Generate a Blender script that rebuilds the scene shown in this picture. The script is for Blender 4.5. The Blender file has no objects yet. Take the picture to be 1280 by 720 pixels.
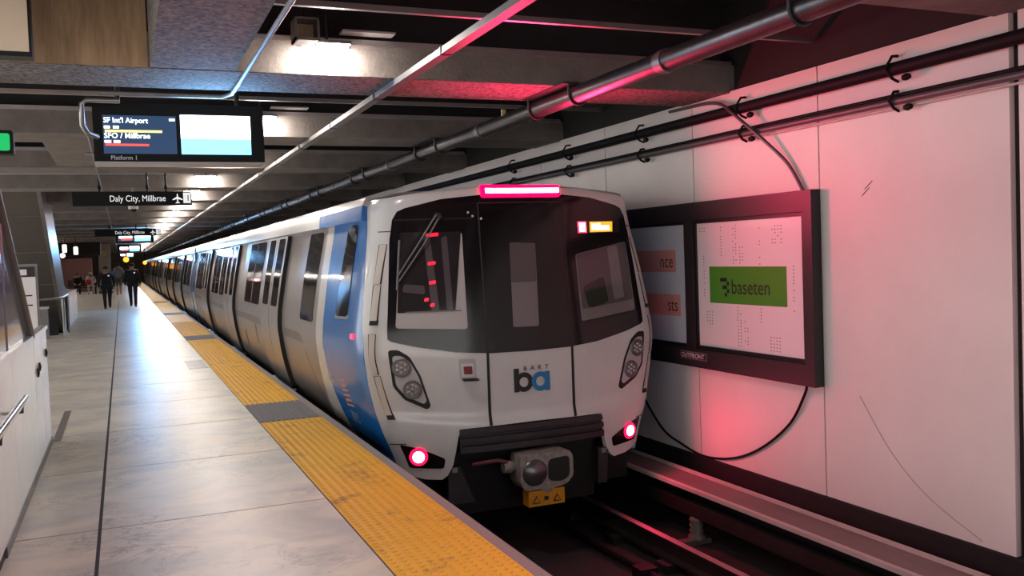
import bpy, bmesh, math, random
import numpy as np
from mathutils import Vector, Matrix
from mathutils.geometry import delaunay_2d_cdt

random.seed(7)
sc = bpy.context.scene
COL = sc.collection

# ------------------------------------------------------------------ camera
def cam_axes(yaw, pitch, roll):
    cy, sy, cp, sp = math.cos(yaw), math.sin(yaw), math.cos(pitch), math.sin(pitch)
    f = Vector((sy*cp, cy*cp, sp)); r = Vector((cy, -sy, 0)); u = r.cross(f)
    c, s = math.cos(roll), math.sin(roll)
    return c*r + s*u, -s*r + c*u, f
cr, cu, cf = cam_axes(*(math.radians(a) for a in (23.10, -2.198, -2.086)))
cam = bpy.data.objects.new('camera', bpy.data.cameras.new('camera'))
COL.objects.link(cam)
cam.matrix_world = Matrix(((cr.x, cu.x, -cf.x, 0), (cr.y, cu.y, -cf.y, 0), (cr.z, cu.z, -cf.z, 1.60), (0, 0, 0, 1)))
cam.data.sensor_width = 36; cam.data.lens = 36*1140/1280
cam.data.clip_start = .05; cam.data.clip_end = 400
sc.camera = cam

# ------------------------------------------------------------------ world, exposure
w = bpy.data.worlds.new('world'); sc.world = w; w.use_nodes = True
w.node_tree.nodes['Background'].inputs[0].default_value = (1, .975, .95, 1)
w.node_tree.nodes['Background'].inputs[1].default_value = 1.15
sc.view_settings.view_transform = 'Standard'
sc.view_settings.look = 'None'
sc.view_settings.exposure = 1.2
sc.view_settings.gamma = 1
sc.view_settings.use_curve_mapping = False
LAMP_STRENGTH = 66
RED_POWER = 14

# ------------------------------------------------------------------ materials
def lin(c):
    return tuple((v/12.92 if v <= .04045 else ((v+.055)/1.055)**2.4) for v in (x/255 for x in c))
MATS = {}
def mat(name, rgb, rough=.5, metal=0., var=0., scale=6., bump=0., bscale=40., spec=.5, emit=None, est=0., stretch=None, world=False, coat=0., alpha=1.):
    m = bpy.data.materials.new(name); m.use_nodes = True
    nt = m.node_tree; N = nt.nodes; L = nt.links; b = N['Principled BSDF']
    c = lin(rgb)
    b.inputs['Base Color'].default_value = (*c, 1); b.inputs['Roughness'].default_value = rough
    b.inputs['Metallic'].default_value = metal; b.inputs['Specular IOR Level'].default_value = spec
    b.inputs['Coat Weight'].default_value = coat; b.inputs['Coat Roughness'].default_value = .08
    b.inputs['Alpha'].default_value = alpha
    if var or bump:
        if world:
            src = N.new('ShaderNodeNewGeometry').outputs['Position']
        else:
            src = N.new('ShaderNodeTexCoord').outputs['Object']
        mp = N.new('ShaderNodeMapping'); L.new(src, mp.inputs[0])
        if stretch: mp.inputs['Scale'].default_value = stretch
    if var:
        n = N.new('ShaderNodeTexNoise'); n.inputs['Scale'].default_value = scale; n.inputs['Detail'].default_value = 6
        n.inputs['Roughness'].default_value = .65
        L.new(mp.outputs[0], n.inputs['Vector'])
        r = N.new('ShaderNodeMapRange'); r.inputs[1].default_value = .3; r.inputs[2].default_value = .7
        r.inputs[3].default_value = 1-var; r.inputs[4].default_value = 1+var
        L.new(n.outputs[0], r.inputs[0])
        mx = N.new('ShaderNodeMix'); mx.data_type = 'RGBA'; mx.blend_type = 'MULTIPLY'; mx.inputs[0].default_value = 1
        mx.inputs[6].default_value = (*c, 1); L.new(r.outputs[0], mx.inputs[7]); L.new(mx.outputs[2], b.inputs['Base Color'])
    if bump:
        n2 = N.new('ShaderNodeTexNoise'); n2.inputs['Scale'].default_value = bscale; n2.inputs['Detail'].default_value = 4
        L.new(mp.outputs[0], n2.inputs['Vector'])
        bp = N.new('ShaderNodeBump'); bp.inputs['Strength'].default_value = bump; bp.inputs['Distance'].default_value = .02
        L.new(n2.outputs[0], bp.inputs['Height']); L.new(bp.outputs[0], b.inputs['Normal'])
    if emit is not None:
        e = emit if max(emit) > 1.01 or est == 0 else emit
        b.inputs['Emission Color'].default_value = (*lin(emit), 1); b.inputs['Emission Strength'].default_value = est
    MATS[name] = m
    return m

mat('rubber', (16, 15, 17), .6)
mat('black_gloss', (20, 17, 20), .12, spec=.4)
mat('black_matte', (22, 21, 23), .55, var=.2)
mat('dark_metal', (52, 48, 52), .5, .3, var=.25, scale=9)
mat('underframe', (15, 14, 15), .8, var=.3)
mat('headlight_bowl', (176, 174, 178), .3, var=.05)
mat('white_paint', (206, 206, 206), .28, var=.05, scale=3, coat=.35)
mat('cream_paint', (203, 196, 188), .3, var=.04, coat=.3)
mat('blue_paint', (30, 112, 190), .26, var=.05, coat=.4)
mat('side_silver', (156, 148, 144), .34, .72, var=.06, scale=2.5, stretch=(1, .3, 1))
mat('side_silver_dark', (118, 110, 108), .36, .6, var=.06)
mat('door_silver', (162, 154, 150), .32, .7, var=.05, scale=3)
mat('window_glass', (26, 26, 28), .04, spec=.9, coat=.6)
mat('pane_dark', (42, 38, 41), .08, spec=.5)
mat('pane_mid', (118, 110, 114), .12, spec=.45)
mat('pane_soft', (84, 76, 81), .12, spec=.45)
mat('reveal', (176, 172, 174), .35)
mat('lamp_housing', (150, 148, 150), .25, .4)
mat('lens_clear', (190, 190, 192), .12, .6, coat=.6)
mat('chrome', (205, 205, 208), .16, 1)
mat('pipe_metal', (78, 75, 77), .36, .8, var=.2, scale=6)
mat('steel', (150, 148, 150), .3, .9, var=.08, scale=3)
mat('steel_dull', (120, 118, 120), .42, .8, var=.12, scale=5)
mat('galvanised', (132, 130, 132), .5, .6, var=.16, scale=12)
mat('channel_metal', (190, 184, 184), .38, .9, var=.1)
mat('tray_metal', (112, 108, 108), .5, .5, var=.16, scale=9)
mat('cast_iron', (150, 144, 140), .55, .35, var=.35, scale=22, bump=.4, bscale=60)
mat('coupler_face', (105, 102, 104), .3, .7, var=.2)
mat('coupler_pad', (220, 150, 20), .5, var=.2, scale=25)
mat('hose_red', (96, 48, 52), .6)
mat('red_glass', (120, 18, 28), .2)
mat('orange_decal', (224, 140, 92), .5)
mat('pale_decal', (128, 140, 158), .5)
mat('ink', (28, 26, 30), .5)
mat('blue_ink', (28, 120, 176), .45)
mat('panel_white', (222, 214, 212), .5, var=.05, scale=1.4, bump=.03, bscale=3, spec=.4)
mat('panel_scuff', (186, 172, 168), .6)
mat('joint_dark', (30, 26, 27), .8)
mat('conduit_black', (18, 16, 17), .65, spec=.2)
mat('conduit_grey', (92, 86, 88), .45, .4)
mat('ad_frame', (38, 31, 34), .45, var=.1)
mat('ad_frame_inner', (18, 15, 17), .4)
mat('paper', (232, 226, 230), .35, coat=.25)
mat('paper_cool', (196, 206, 216), .35, coat=.25)
mat('ad_green', (72, 146, 40), .4)
mat('ad_salmon', (206, 146, 140), .45)
mat('ad_grey_ink', (120, 112, 118), .6)
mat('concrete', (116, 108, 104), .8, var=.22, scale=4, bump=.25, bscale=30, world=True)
mat('concrete_board', (184, 154, 122), .8, var=.3, scale=4, bump=.25, bscale=14, stretch=(2.2, 1, .4), world=True)
mat('concrete_popcorn', (112, 104, 100), .85, var=1.0, scale=30, bump=.6, bscale=45, world=True)
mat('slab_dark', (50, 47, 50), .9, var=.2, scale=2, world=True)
mat('track_floor', (44, 39, 40), .85, var=.35, scale=3, bump=.3, bscale=20, world=True)
mat('rail_head', (200, 180, 180), .42, 1)
mat('rail_side', (50, 42, 42), .6, .5, var=.2)
mat('cover_board', (112, 96, 95), .42, var=.15, scale=8, stretch=(1, .2, 1))
mat('cover_board_lip', (190, 174, 172), .4, var=.1)
mat('insulator', (112, 102, 100), .35)
mat('edge_stone', (138, 128, 126), .7, var=.2, scale=60, world=True)
mat('grey_tactile', (104, 102, 106), .7, var=.12, scale=20, world=True)
mat('enamel_panel', (206, 206, 204), .2, var=.05, scale=2, coat=.4)
mat('stone_plinth', (120, 110, 104), .35, var=.25, scale=8)
mat('balustrade_glass', (86, 94, 108), .08, .3, spec=.8)
mat('escalator_soffit', (92, 86, 82), .45, .3, var=.08)
mat('handrail_dark', (92, 86, 84), .35, .5)
mat('cream_box', (246, 226, 200), .5)
mat('sign_black', (9, 10, 13), .5, spec=.25)
mat('sign_white', (226, 228, 230), .5, emit=(226, 228, 230), est=.35)
mat('sign_grey', (150, 150, 155), .5, emit=(150, 150, 155), est=.2)
mat('sign_casing', (190, 188, 186), .45)
mat('brass', (210, 190, 140), .5)
mat('skin', (196, 150, 126), .6)
mat('uniform', (24, 25, 31), .75, var=.1)
mat('shoe_black', (14, 14, 15), .5)
mat('hoodie', (150, 156, 168), .85)
mat('shorts', (98, 96, 100), .85)
mat('coat_dark', (36, 32, 36), .8)
mat('coat_white', (212, 206, 206), .8)
mat('bag_red', (176, 34, 40), .7)
mat('hair_dark', (26, 20, 18), .7)
mat('cap_white', (220, 216, 214), .7)
mat('far_pink', (206, 152, 152), .7, var=.1)
mat('far_dark', (26, 24, 27), .7)
mat('far_grey', (168, 156, 146), .7, var=.1)
mat('bench_wood', (74, 60, 54), .7)

def emis(name, rgb, st, base=(10, 10, 10)):
    m = mat(name, base, .3, emit=rgb, est=st); return m
emis('lamp_glow', (255, 244, 232), LAMP_STRENGTH)
emis('screen_navy', (44, 74, 112), 0.38)
emis('screen_cyan', (120, 214, 255), 1.21)
emis('screen_white', (236, 248, 255), 2.48)
emis('text_glow', (236, 246, 255), 1.65)
emis('amber_bar', (255, 214, 130), 0.88)
emis('red_bar', (255, 70, 60), 0.99)
emis('exit_green', (0, 178, 92), 0.55)
emis('sign_red_led', (255, 40, 70), 3.30)
emis('sign_red_core', (255, 190, 190), 3.30)
emis('amber_glow', (255, 160, 36), 0.72)
emis('amber_core', (255, 240, 205), 2.75)
emis('marker_core', (255, 196, 206), 4.95)
emis('marker_lens', (255, 0, 62), 1.76)
emis('tail_core', (255, 214, 220), 5.50)
emis('tail_lens', (255, 14, 66), 1.21)
emis('reflection_red', (255, 20, 50), 0.77)
emis('orange_lamp', (255, 160, 40), 1.10)
emis('far_white_lamp', (255, 250, 240), 0.66)
emis('side_red', (255, 60, 90), 0.88)

def floor_material(name, base, vein, rough):
    m = bpy.data.materials.new(name); m.use_nodes = True; nt = m.node_tree; N = nt.nodes; L = nt.links
    b = N['Principled BSDF']
    g = N.new('ShaderNodeNewGeometry'); mp = N.new('ShaderNodeMapping'); mp.inputs['Scale'].default_value = (1.25, 1.5, 1)
    oi = N.new('ShaderNodeObjectInfo'); ad = N.new('ShaderNodeVectorMath'); ad.operation = 'ADD'
    sc_ = N.new('ShaderNodeVectorMath'); sc_.operation = 'SCALE'; sc_.inputs[3].default_value = 37
    cx = N.new('ShaderNodeCombineXYZ'); L.new(oi.outputs['Random'], cx.inputs[0]); L.new(oi.outputs['Random'], cx.inputs[1])
    L.new(cx.outputs[0], sc_.inputs[0]); L.new(g.outputs['Position'], ad.inputs[0]); L.new(sc_.outputs[0], ad.inputs[1])
    L.new(ad.outputs[0], mp.inputs[0])
    n1 = N.new('ShaderNodeTexNoise'); n1.inputs['Scale'].default_value = 1.3; n1.inputs['Detail'].default_value = 7; n1.inputs['Roughness'].default_value = .62; n1.inputs['Distortion'].default_value = .6
    n2 = N.new('ShaderNodeTexNoise'); n2.inputs['Scale'].default_value = 2.1; n2.inputs['Detail'].default_value = 9; n2.inputs['Roughness'].default_value = .7; n2.inputs['Distortion'].default_value = 1.2
    L.new(mp.outputs[0], n1.inputs['Vector']); L.new(mp.outputs[0], n2.inputs['Vector'])
    cr_ = N.new('ShaderNodeValToRGB'); e = cr_.color_ramp.elements
    e[0].position = .38; e[0].color = (*lin((190, 186, 180)), 1); e[1].position = .6; e[1].color = (*lin(base), 1)
    L.new(n1.outputs[0], cr_.inputs[0])
    vr = N.new('ShaderNodeValToRGB'); v = vr.color_ramp.elements
    v[0].position = .472; v[0].color = (0, 0, 0, 1); v[1].position = .528; v[1].color = (0, 0, 0, 1)
    k = vr.color_ramp.elements.new(.5); k.color = (.7, .7, .7, 1)
    L.new(n2.outputs[0], vr.inputs[0])
    n3 = N.new('ShaderNodeTexNoise'); n3.inputs['Scale'].default_value = .9; L.new(mp.outputs[0], n3.inputs['Vector'])
    mr = N.new('ShaderNodeMapRange'); mr.inputs[1].default_value = .45; mr.inputs[2].default_value = .65; L.new(n3.outputs[0], mr.inputs[0])
    mu = N.new('ShaderNodeMath'); mu.operation = 'MULTIPLY'; L.new(vr.outputs[0], mu.inputs[0]); L.new(mr.outputs[0], mu.inputs[1])
    mx = N.new('ShaderNodeMix'); mx.data_type = 'RGBA'; L.new(mu.outputs[0], mx.inputs[0]); L.new(cr_.outputs[0], mx.inputs[6]); mx.inputs[7].default_value = (*lin(vein), 1)
    L.new(mx.outputs[2], b.inputs['Base Color'])
    rr = N.new('ShaderNodeMapRange'); rr.inputs[3].default_value = rough*.8; rr.inputs[4].default_value = rough*1.3; L.new(n1.outputs[0], rr.inputs[0]); L.new(rr.outputs[0], b.inputs['Roughness'])
    b.inputs['Specular IOR Level'].default_value = .3
    MATS[name] = m
floor_material('terrazzo', (222, 212, 196), (120, 115, 110), .34)

def tactile_material():
    m = mat('yellow_tactile', (226, 164, 32), .55)
    nt = m.node_tree; N = nt.nodes; L = nt.links; b = N['Principled BSDF']
    g = N.new('ShaderNodeNewGeometry')
    n = N.new('ShaderNodeTexNoise'); n.inputs['Scale'].default_value = 2.2; n.inputs['Detail'].default_value = 10; n.inputs['Roughness'].default_value = .72
    L.new(g.outputs['Position'], n.inputs['Vector'])
    r = N.new('ShaderNodeValToRGB'); e = r.color_ramp.elements
    e[0].position = .33; e[0].color = (*lin((176, 126, 34)), 1); e[1].position = .45; e[1].color = (*lin((236, 176, 14)), 1)
    e2 = e.new(.24); e2.color = (*lin((86, 66, 40)), 1)
    L.new(n.outputs[0], r.inputs[0]); L.new(r.outputs[0], b.inputs['Base Color'])
tactile_material()

# ------------------------------------------------------------------ mesh helpers
ORG = {}
def crv(P, n=6):
    P = [Vector(p) for p in P]; o = []
    for i in range(len(P)-1):
        a, b, c, d = P[max(i-1, 0)], P[i], P[i+1], P[min(i+2, len(P)-1)]
        for k in range(n):
            t = k/n; o.append(.5*((2*b)+(c-a)*t+(2*a-5*b+4*c-d)*t*t+(3*b-a-3*c+d)*t**3))
    return o+[P[-1]]
class MB:
    def __init__(s): s.v = []; s.f = []; s.mi = []; s.sm = []
    def add(s, vs, fs, mi=0, smooth=False):
        o = len(s.v); s.v += [tuple(v) for v in vs]
        for f in fs: s.f.append([i+o for i in f]); s.mi.append(mi); s.sm.append(smooth)
        return s
    def box(s, x0, x1, y0, y1, z0, z1, mi=0):
        vs = [(x, y, z) for z in (z0, z1) for y in (y0, y1) for x in (x0, x1)]
        return s.add(vs, [(0, 2, 3, 1), (4, 5, 7, 6), (0, 1, 5, 4), (2, 6, 7, 3), (0, 4, 6, 2), (1, 3, 7, 5)], mi)
    def prism(s, poly, axis, a, b, mi=0):
        # poly of 2D points in the two remaining axes (in xyz order), extruded along axis from a to b
        n = len(poly)
        def mk(p, t):
            q = list(p); q.insert('xyz'.index(axis), t); return tuple(q)
        vs = [mk(p, a) for p in poly] + [mk(p, b) for p in poly]
        fs = [tuple(range(n))[::-1], tuple(range(n, 2*n))] + [(i, (i+1) % n, n+(i+1) % n, n+i) for i in range(n)]
        return s.add(vs, fs, mi)
    def tube(s, path, r, n=8, mi=0, cap=True):
        path = [Vector(p) for p in path]; rr = r if isinstance(r, (list, tuple)) else [r]*len(path)
        vs = []; up = None
        for i, p in enumerate(path):
            d = (path[min(i+1, len(path)-1)] - path[max(i-1, 0)]).normalized()
            if up is None:
                a = Vector((0, 0, 1)) if abs(d.z) < .9 else Vector((1, 0, 0)); up = (a - d*a.dot(d)).normalized()
            else: up = (up - d*up.dot(d)).normalized()
            sd = d.cross(up)
            for k in range(n):
                t = 2*math.pi*k/n; vs.append(p + (up*math.cos(t) + sd*math.sin(t))*rr[i])
        fs = [(i*n+k, i*n+(k+1) % n, (i+1)*n+(k+1) % n, (i+1)*n+k) for i in range(len(path)-1) for k in range(n)]
        s.add(vs, fs, mi, True)
        if cap: s.add(vs[:n], [tuple(range(n))[::-1]], mi); s.add(vs[-n:], [tuple(range(n))], mi)
        return s
    def lathe(s, c, axis, prof, n=20, mi=0):
        # prof: list of (radius, distance along axis)
        ax = Vector(axis).normalized(); a = Vector((0, 0, 1)) if abs(ax.z) < .9 else Vector((1, 0, 0))
        u = (a-ax*a.dot(ax)).normalized(); w_ = ax.cross(u); c = Vector(c); vs = []
        for (r, d) in prof:
            for k in range(n):
                t = 2*math.pi*k/n; vs.append(c+ax*d+(u*math.cos(t)+w_*math.sin(t))*max(r, 1e-4))
        fs = [(i*n+k, i*n+(k+1) % n, (i+1)*n+(k+1) % n, (i+1)*n+k) for i in range(len(prof)-1) for k in range(n)]
        s.add(vs, fs, mi, True); s.add(vs[:n], [tuple(range(n))[::-1]], mi); s.add(vs[-n:], [tuple(range(n))], mi)
        return s
    def bbox(s):
        a = np.array(s.v); return a.min(0), a.max(0)
    def mesh(s, name, mats, o):
        me = bpy.data.meshes.new(name)
        me.from_pydata([(v[0]-o[0], v[1]-o[1], v[2]-o[2]) for v in s.v], [], s.f)
        for m in (mats if isinstance(mats, (list, tuple)) else [mats]): me.materials.append(MATS[m])
        me.polygons.foreach_set('material_index', s.mi); me.polygons.foreach_set('use_smooth', s.sm)
        bm = bmesh.new(); bm.from_mesh(me); bmesh.ops.recalc_face_normals(bm, faces=bm.faces); bm.to_mesh(me); bm.free()
        me.update(); return me
    def build(s, name, mats, parent=None, origin=None):
        if origin is None:
            if parent is not None: origin = ORG[parent.name]
            else: a, b = s.bbox(); origin = ((a[0]+b[0])/2, (a[1]+b[1])/2, a[2])
        o = bpy.data.objects.new(name, s.mesh(name, mats, origin)); COL.objects.link(o)
        if parent is not None:
            o.parent = parent; po = ORG[parent.name]; o.location = [origin[i]-po[i] for i in range(3)]
        else: o.location = origin
        ORG[o.name] = tuple(origin)
        return o
def thing(name, label, cat, loc, group=None):
    o = bpy.data.objects.new(name, None); COL.objects.link(o); o.location = loc; ORG[o.name] = tuple(loc)
    o.empty_display_size = .1
    return tag(o, label, cat, group)
def tag(o, label, cat, group=None):
    o['label'] = label; o['category'] = cat
    if group: o['group'] = group
    return o
def struct(o, label=None, cat=None):
    o['kind'] = 'structure'
    if label: o['label'] = label
    if cat: o['category'] = cat
    return o
def copy_tree(o, delta, label=None, parent=None):
    c = o.copy(); COL.objects.link(c); c.parent = parent
    if parent is None: c.location = Vector(o.location)+Vector(delta)
    po = ORG[o.name]; ORG[c.name] = tuple(po[i]+delta[i] for i in range(3))
    if label: c['label'] = label
    for ch in [q for q in bpy.data.objects if q.parent == o]: copy_tree(ch, delta, None, c)
    return c
def text_geo(s, size, bold=0., align='LEFT', space=1.):
    cu_ = bpy.data.curves.new('t', 'FONT'); cu_.body = s; cu_.size = size; cu_.offset = bold*size; cu_.align_x = align; cu_.space_character = space
    cu_.resolution_u = 3
    o = bpy.data.objects.new('t', cu_); COL.objects.link(o); bpy.context.view_layer.update()
    me = o.evaluated_get(bpy.context.evaluated_depsgraph_get()).to_mesh()
    vs = [tuple(v.co) for v in me.vertices]; fs = [tuple(p.vertices) for p in me.polygons]
    bpy.data.objects.remove(o); bpy.data.curves.remove(cu_)
    return vs, fs
def text(name, s, size, org, ux, uy, m, parent, bold=0., align='LEFT', sx=1., space=1., mb=None):
    vs, fs = text_geo(s, size, bold, align, space)
    o, a, b = Vector(org), Vector(ux), Vector(uy); n = a.cross(b).normalized()
    mb_ = mb or MB()
    F = [o + a*v[0]*sx + b*v[1] for v in vs]; B = [p - n*.0015 for p in F]
    mb_.add(F, fs)
    if mb: return mb_
    return mb_.build(name, m, parent)
def circle(cx, cy, r, n=24): return [(cx+r*math.cos(2*math.pi*i/n), cy+r*math.sin(2*math.pi*i/n)) for i in range(n)]
def roundpoly(pts, r, n=5):
    out = []; m = len(pts); rs = r if isinstance(r, (list, tuple)) else [r]*m
    for i in range(m):
        p, a, b = Vector(pts[i]), Vector(pts[i-1]), Vector(pts[(i+1) % m])
        da, db = (a-p), (b-p); rr = min(rs[i], da.length*.48, db.length*.48)
        if rr < 1e-5: out.append(tuple(p)); continue
        s0, s1 = p+da.normalized()*rr, p+db.normalized()*rr
        for k in range(n+1):
            t = k/n; out.append(tuple(s0*(1-t)**2 + p*2*t*(1-t) + s1*t*t))
    return out
def inside(p, poly):
    x, y = p; c = False; n = len(poly)
    for i in range(n):
        x1, y1 = poly[i]; x2, y2 = poly[i-1]
        if (y1 > y) != (y2 > y) and x < (x2-x1)*(y-y1)/(y2-y1)+x1: c = not c
    return c
def patch(mb, poly, fn, off=0., thick=.02, dx=.08, dz=.08, mi=0, mi_edge=None):
    # triangulated piece of a curved surface: fn(u, v, off) gives the 3D point
    q = []
    for i in range(len(poly)):
        a, b = poly[i], poly[(i+1) % len(poly)]
        n = max(1, int(math.ceil(max(abs(a[0]-b[0])/dx, abs(a[1]-b[1])/dz))))
        for k in range(n): q.append((a[0]+(b[0]-a[0])*k/n, a[1]+(b[1]-a[1])*k/n))
    nb = len(q); xs = [p[0] for p in q]; zs = [p[1] for p in q]; pts = list(q)
    i = math.floor(min(xs)/dx)
    gx = np.arange(min(xs)+dx*.5, max(xs), dx); gz = np.arange(min(zs)+dz*.5, max(zs), dz)
    qa = np.array(q)
    for x in gx:
        for z in gz:
            d = np.min(np.maximum(np.abs(qa[:, 0]-x)/dx, np.abs(qa[:, 1]-z)/dz))
            if d > .35 and inside((x, z), q): pts.append((x, z))
    r = delaunay_2d_cdt([Vector(p) for p in pts], [(k, (k+1) % nb) for k in range(nb)], [], 1, 1e-6)
    vs, es, fs = r[0], r[1], r[2]
    top = [fn(p[0], p[1], off) for p in vs]
    mb.add(top, [tuple(f) for f in fs], mi, True)
    if thick:
        cnt = {}
        for f in fs:
            for k in range(len(f)):
                e = (f[k], f[(k+1) % len(f)]); key = tuple(sorted(e)); cnt.setdefault(key, []).append(e)
        me = mi if mi_edge is None else mi_edge
        for key, l in cnt.items():
            if len(l) == 1:
                a, b = l[0]
                pa, pb = vs[a], vs[b]
                mb.add([top[a], top[b], fn(pb[0], pb[1], off-thick), fn(pa[0], pa[1], off-thick)], [(0, 3, 2, 1)], me)
    return mb

# ------------------------------------------------------------------ platform floor
TOP = 0.
FL = MB().box(-7, 1.88, -10, 118, -.5, -.004).build('floor', 'joint_dark'); struct(FL, 'polished stone platform floor with thin dark joints', 'floor')
rows = [6.09+1.795*k for k in range(-9, 24)]
slab_me = {}
for j in range(len(rows)-1):
    for (xa, xb) in ((-2.6, -.211), (-.19, 1.185)):
        if rows[j] < 2 and xa < -1: pass
        y0, y1 = rows[j]+.007, rows[j+1]-.007
        key = (xa,)
        if key not in slab_me:
            slab_me[key] = MB().box(xa, xb, 0, y1-y0, -.03, 0).mesh('floor_slab', 'terrazzo', (0, 0, 0))
        o = bpy.data.objects.new('floor_slab', slab_me[key]); COL.objects.link(o); o.parent = FL
        fo = ORG['floor']; o.location = (-fo[0], y0-fo[1], -fo[2])
MB().box(-7, -2.61, -10, 118, -.03, 0).build('floor_far_side', 'terrazzo', FL)
MB().box(-2.6, 1.185, rows[-1], 118, -.03, 0).build('floor_far_end', 'terrazzo', FL)
# platform edge nosing
MB().box(1.803, 1.88, -10, 118, -.12, .0).box(1.84, 1.878, -10, 118, -.5, -.12).build('edge_nosing', 'edge_stone', FL)
# tactile tiles: yellow with truncated domes, grey ribbed at door positions
def tactile(domes, ln):
    m = MB().box(0, .606, 0, ln-.008, -.03, .002)
    if domes:
        nx, ny = 10, int(round(ln/.0605)); n = 8
        for i in range(nx):
            for j in range(ny):
                cx, cy = .03+i*.0606, (j+.5)*(ln-.008)/ny
                ring = lambda r, z: [(cx+r*math.cos(2*math.pi*k/n), cy+r*math.sin(2*math.pi*k/n), z) for k in range(n)]
                m.add(ring(.019, .002)+ring(.0125, .0085), [(k, (k+1) % n, n+(k+1) % n, n+k) for k in range(n)]+[tuple(range(n, 2*n))])
    return m
def ribbed(ln):
    m = MB().box(0, .606, 0, ln-.008, -.03, .002)
    for i in range(12):
        x = .012+i*.0497; m.prism([(x, .002), (x+.008, .009), (x+.026, .009), (x+.034, .002)], 'y', .006, ln-.014)
    return m
pitch = 1.11
tm = {True: tactile(True, pitch).mesh('tactile_tile', 'yellow_tactile', (0, 0, 0)), False: tactile(False, pitch).mesh('tactile_tile_plain', 'yellow_tactile', (0, 0, 0))}
gm = ribbed(1.25).mesh('ribbed_tile', 'grey_tactile', (0, 0, 0))
fo = ORG['floor']
def put(me, name, y):
    o = bpy.data.objects.new(name, me); COL.objects.link(o); o.parent = FL; o.location = (1.195-fo[0], y-fo[1], -fo[2]); return o
greys = [-1.77, 9.31, 20.38, 31.45, 42.5]
for gi, g in enumerate(greys):
    put(gm, 'ribbed_tile', g)
    nxt = g+11.07; y = g+1.25; n = 9; p = (nxt-y)/n
    for k in range(n):
        yy = y+k*p; o = put(tm[yy < 26], 'tactile_tile', yy); o.scale = (1, p/pitch, 1)
MB().box(1.195, 1.8, 53.57, 118, -.03, .002).build('tactile_strip_far', 'yellow_tactile', FL)
# floor drain / access plates
dp = MB()
for k in range(5): dp.box(.875, 1.165, 14.75+k*.28, 14.75+k*.28+.2, -.01, .002)
tag(dp.build('drain_grate', 'steel_dull'), 'slotted grey floor grate beside the yellow tactile strip', 'grate')

# ------------------------------------------------------------------ trackway
TR = MB().box(1.8, 5.5, -10, 118, -1.5, -1.25).build('track_bed', 'track_floor'); struct(TR, 'dark concrete track bed below the platform', 'track bed')
MB().box(1.72, 1.84, -10, 118, -1.25, -.5).build('track_wall', 'underframe', TR)
def rail(x, label):
    R = MB().prism([(x-.07, -1.17), (x+.07, -1.17), (x+.07, -1.15), (x+.012, -1.13), (x+.012, -1.04), (x+.036, -1.025), (x+.036, -1.003), (x-.036, -1.003), (x-.036, -1.025), (x-.012, -1.04), (x-.012, -1.13), (x-.07, -1.15)], 'y', -10, 118)
    t = thing('running_rail', label, 'rail', (x, 6, -1.25), 'running rails of the track')
    R.build('rail_web', 'rail_side', t)
    MB().box(x-.034, x+.034, -10, 118, -1.003, -.999).build('rail_head', 'rail_head', t)
    for k in range(9):
        y = 2.2+k*.92; MB().box(x-.16, x+.16, y-.09, y+.09, -1.25, -1.17).build('rail_pad', 'underframe', t)
rail(4.38, 'steel running rail with a red gleam, nearest the white panelled wall')
rail(2.64, 'steel running rail tucked under the yellow edged platform side')
cb = MB().tube([(4.03, -8, -1.2), (4.03, 5.6, -1.2), (4.05, 6.9, -1.2), (4.02, 7.4, -1.2), (4.02, 30, -1.2)], .035)
for y in (6.75, 4.9): cb.box(3.95, 4.12, y-.08, y+.08, -1.25, -1.15)
tag(cb.build('track_cable', 'conduit_black'), 'black cable lying between the running rails', 'cable')
# third rail with cover board on insulators
T3 = thing('third_rail', 'covered third rail on insulators along the foot of the white wall', 'third rail', (5.0, 6, -1.25))
MB().box(4.91, 5.02, -10, 60, -.99, -.86).build('contact_rail', 'rail_side', T3)
MB().prism([(4.9, -.70), (5.17, -.66), (5.17, -.69), (4.9, -.73)], 'y', -10, 60).build('cover_board', 'cover_board', T3)
MB().box(4.86, 4.905, -10, 60, -.73, -.695).build('cover_board_lip', 'cover_board_lip', T3)
MB().box(5.13, 5.165, -10, 60, -.665, -.64).build('board_edge', 'cover_board_lip', T3)
MB().box(5.09, 5.15, -10, 60, -1.1, -.7).build('support_board', 'underframe', T3)
for k in range(-2, 6):
    y = 7.3+k*2.9
    ins = MB().lathe((4.95, y, -1.2), (0, 0, 1), [(.085, 0), (.085, .03), (.055, .05), (.075, .08), (.055, .1), (.075, .13), (.055, .15), (.075, .18), (.055, .21)])
    ins.build('insulator', 'insulator', T3)
    MB().box(4.5, 5.08, y-.05, y+.05, -1.25, -1.2).box(4.55, 4.75, y+.07, y+.1, -1.25, -1.19).build('insulator_bracket', 'cover_board', T3)

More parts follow.
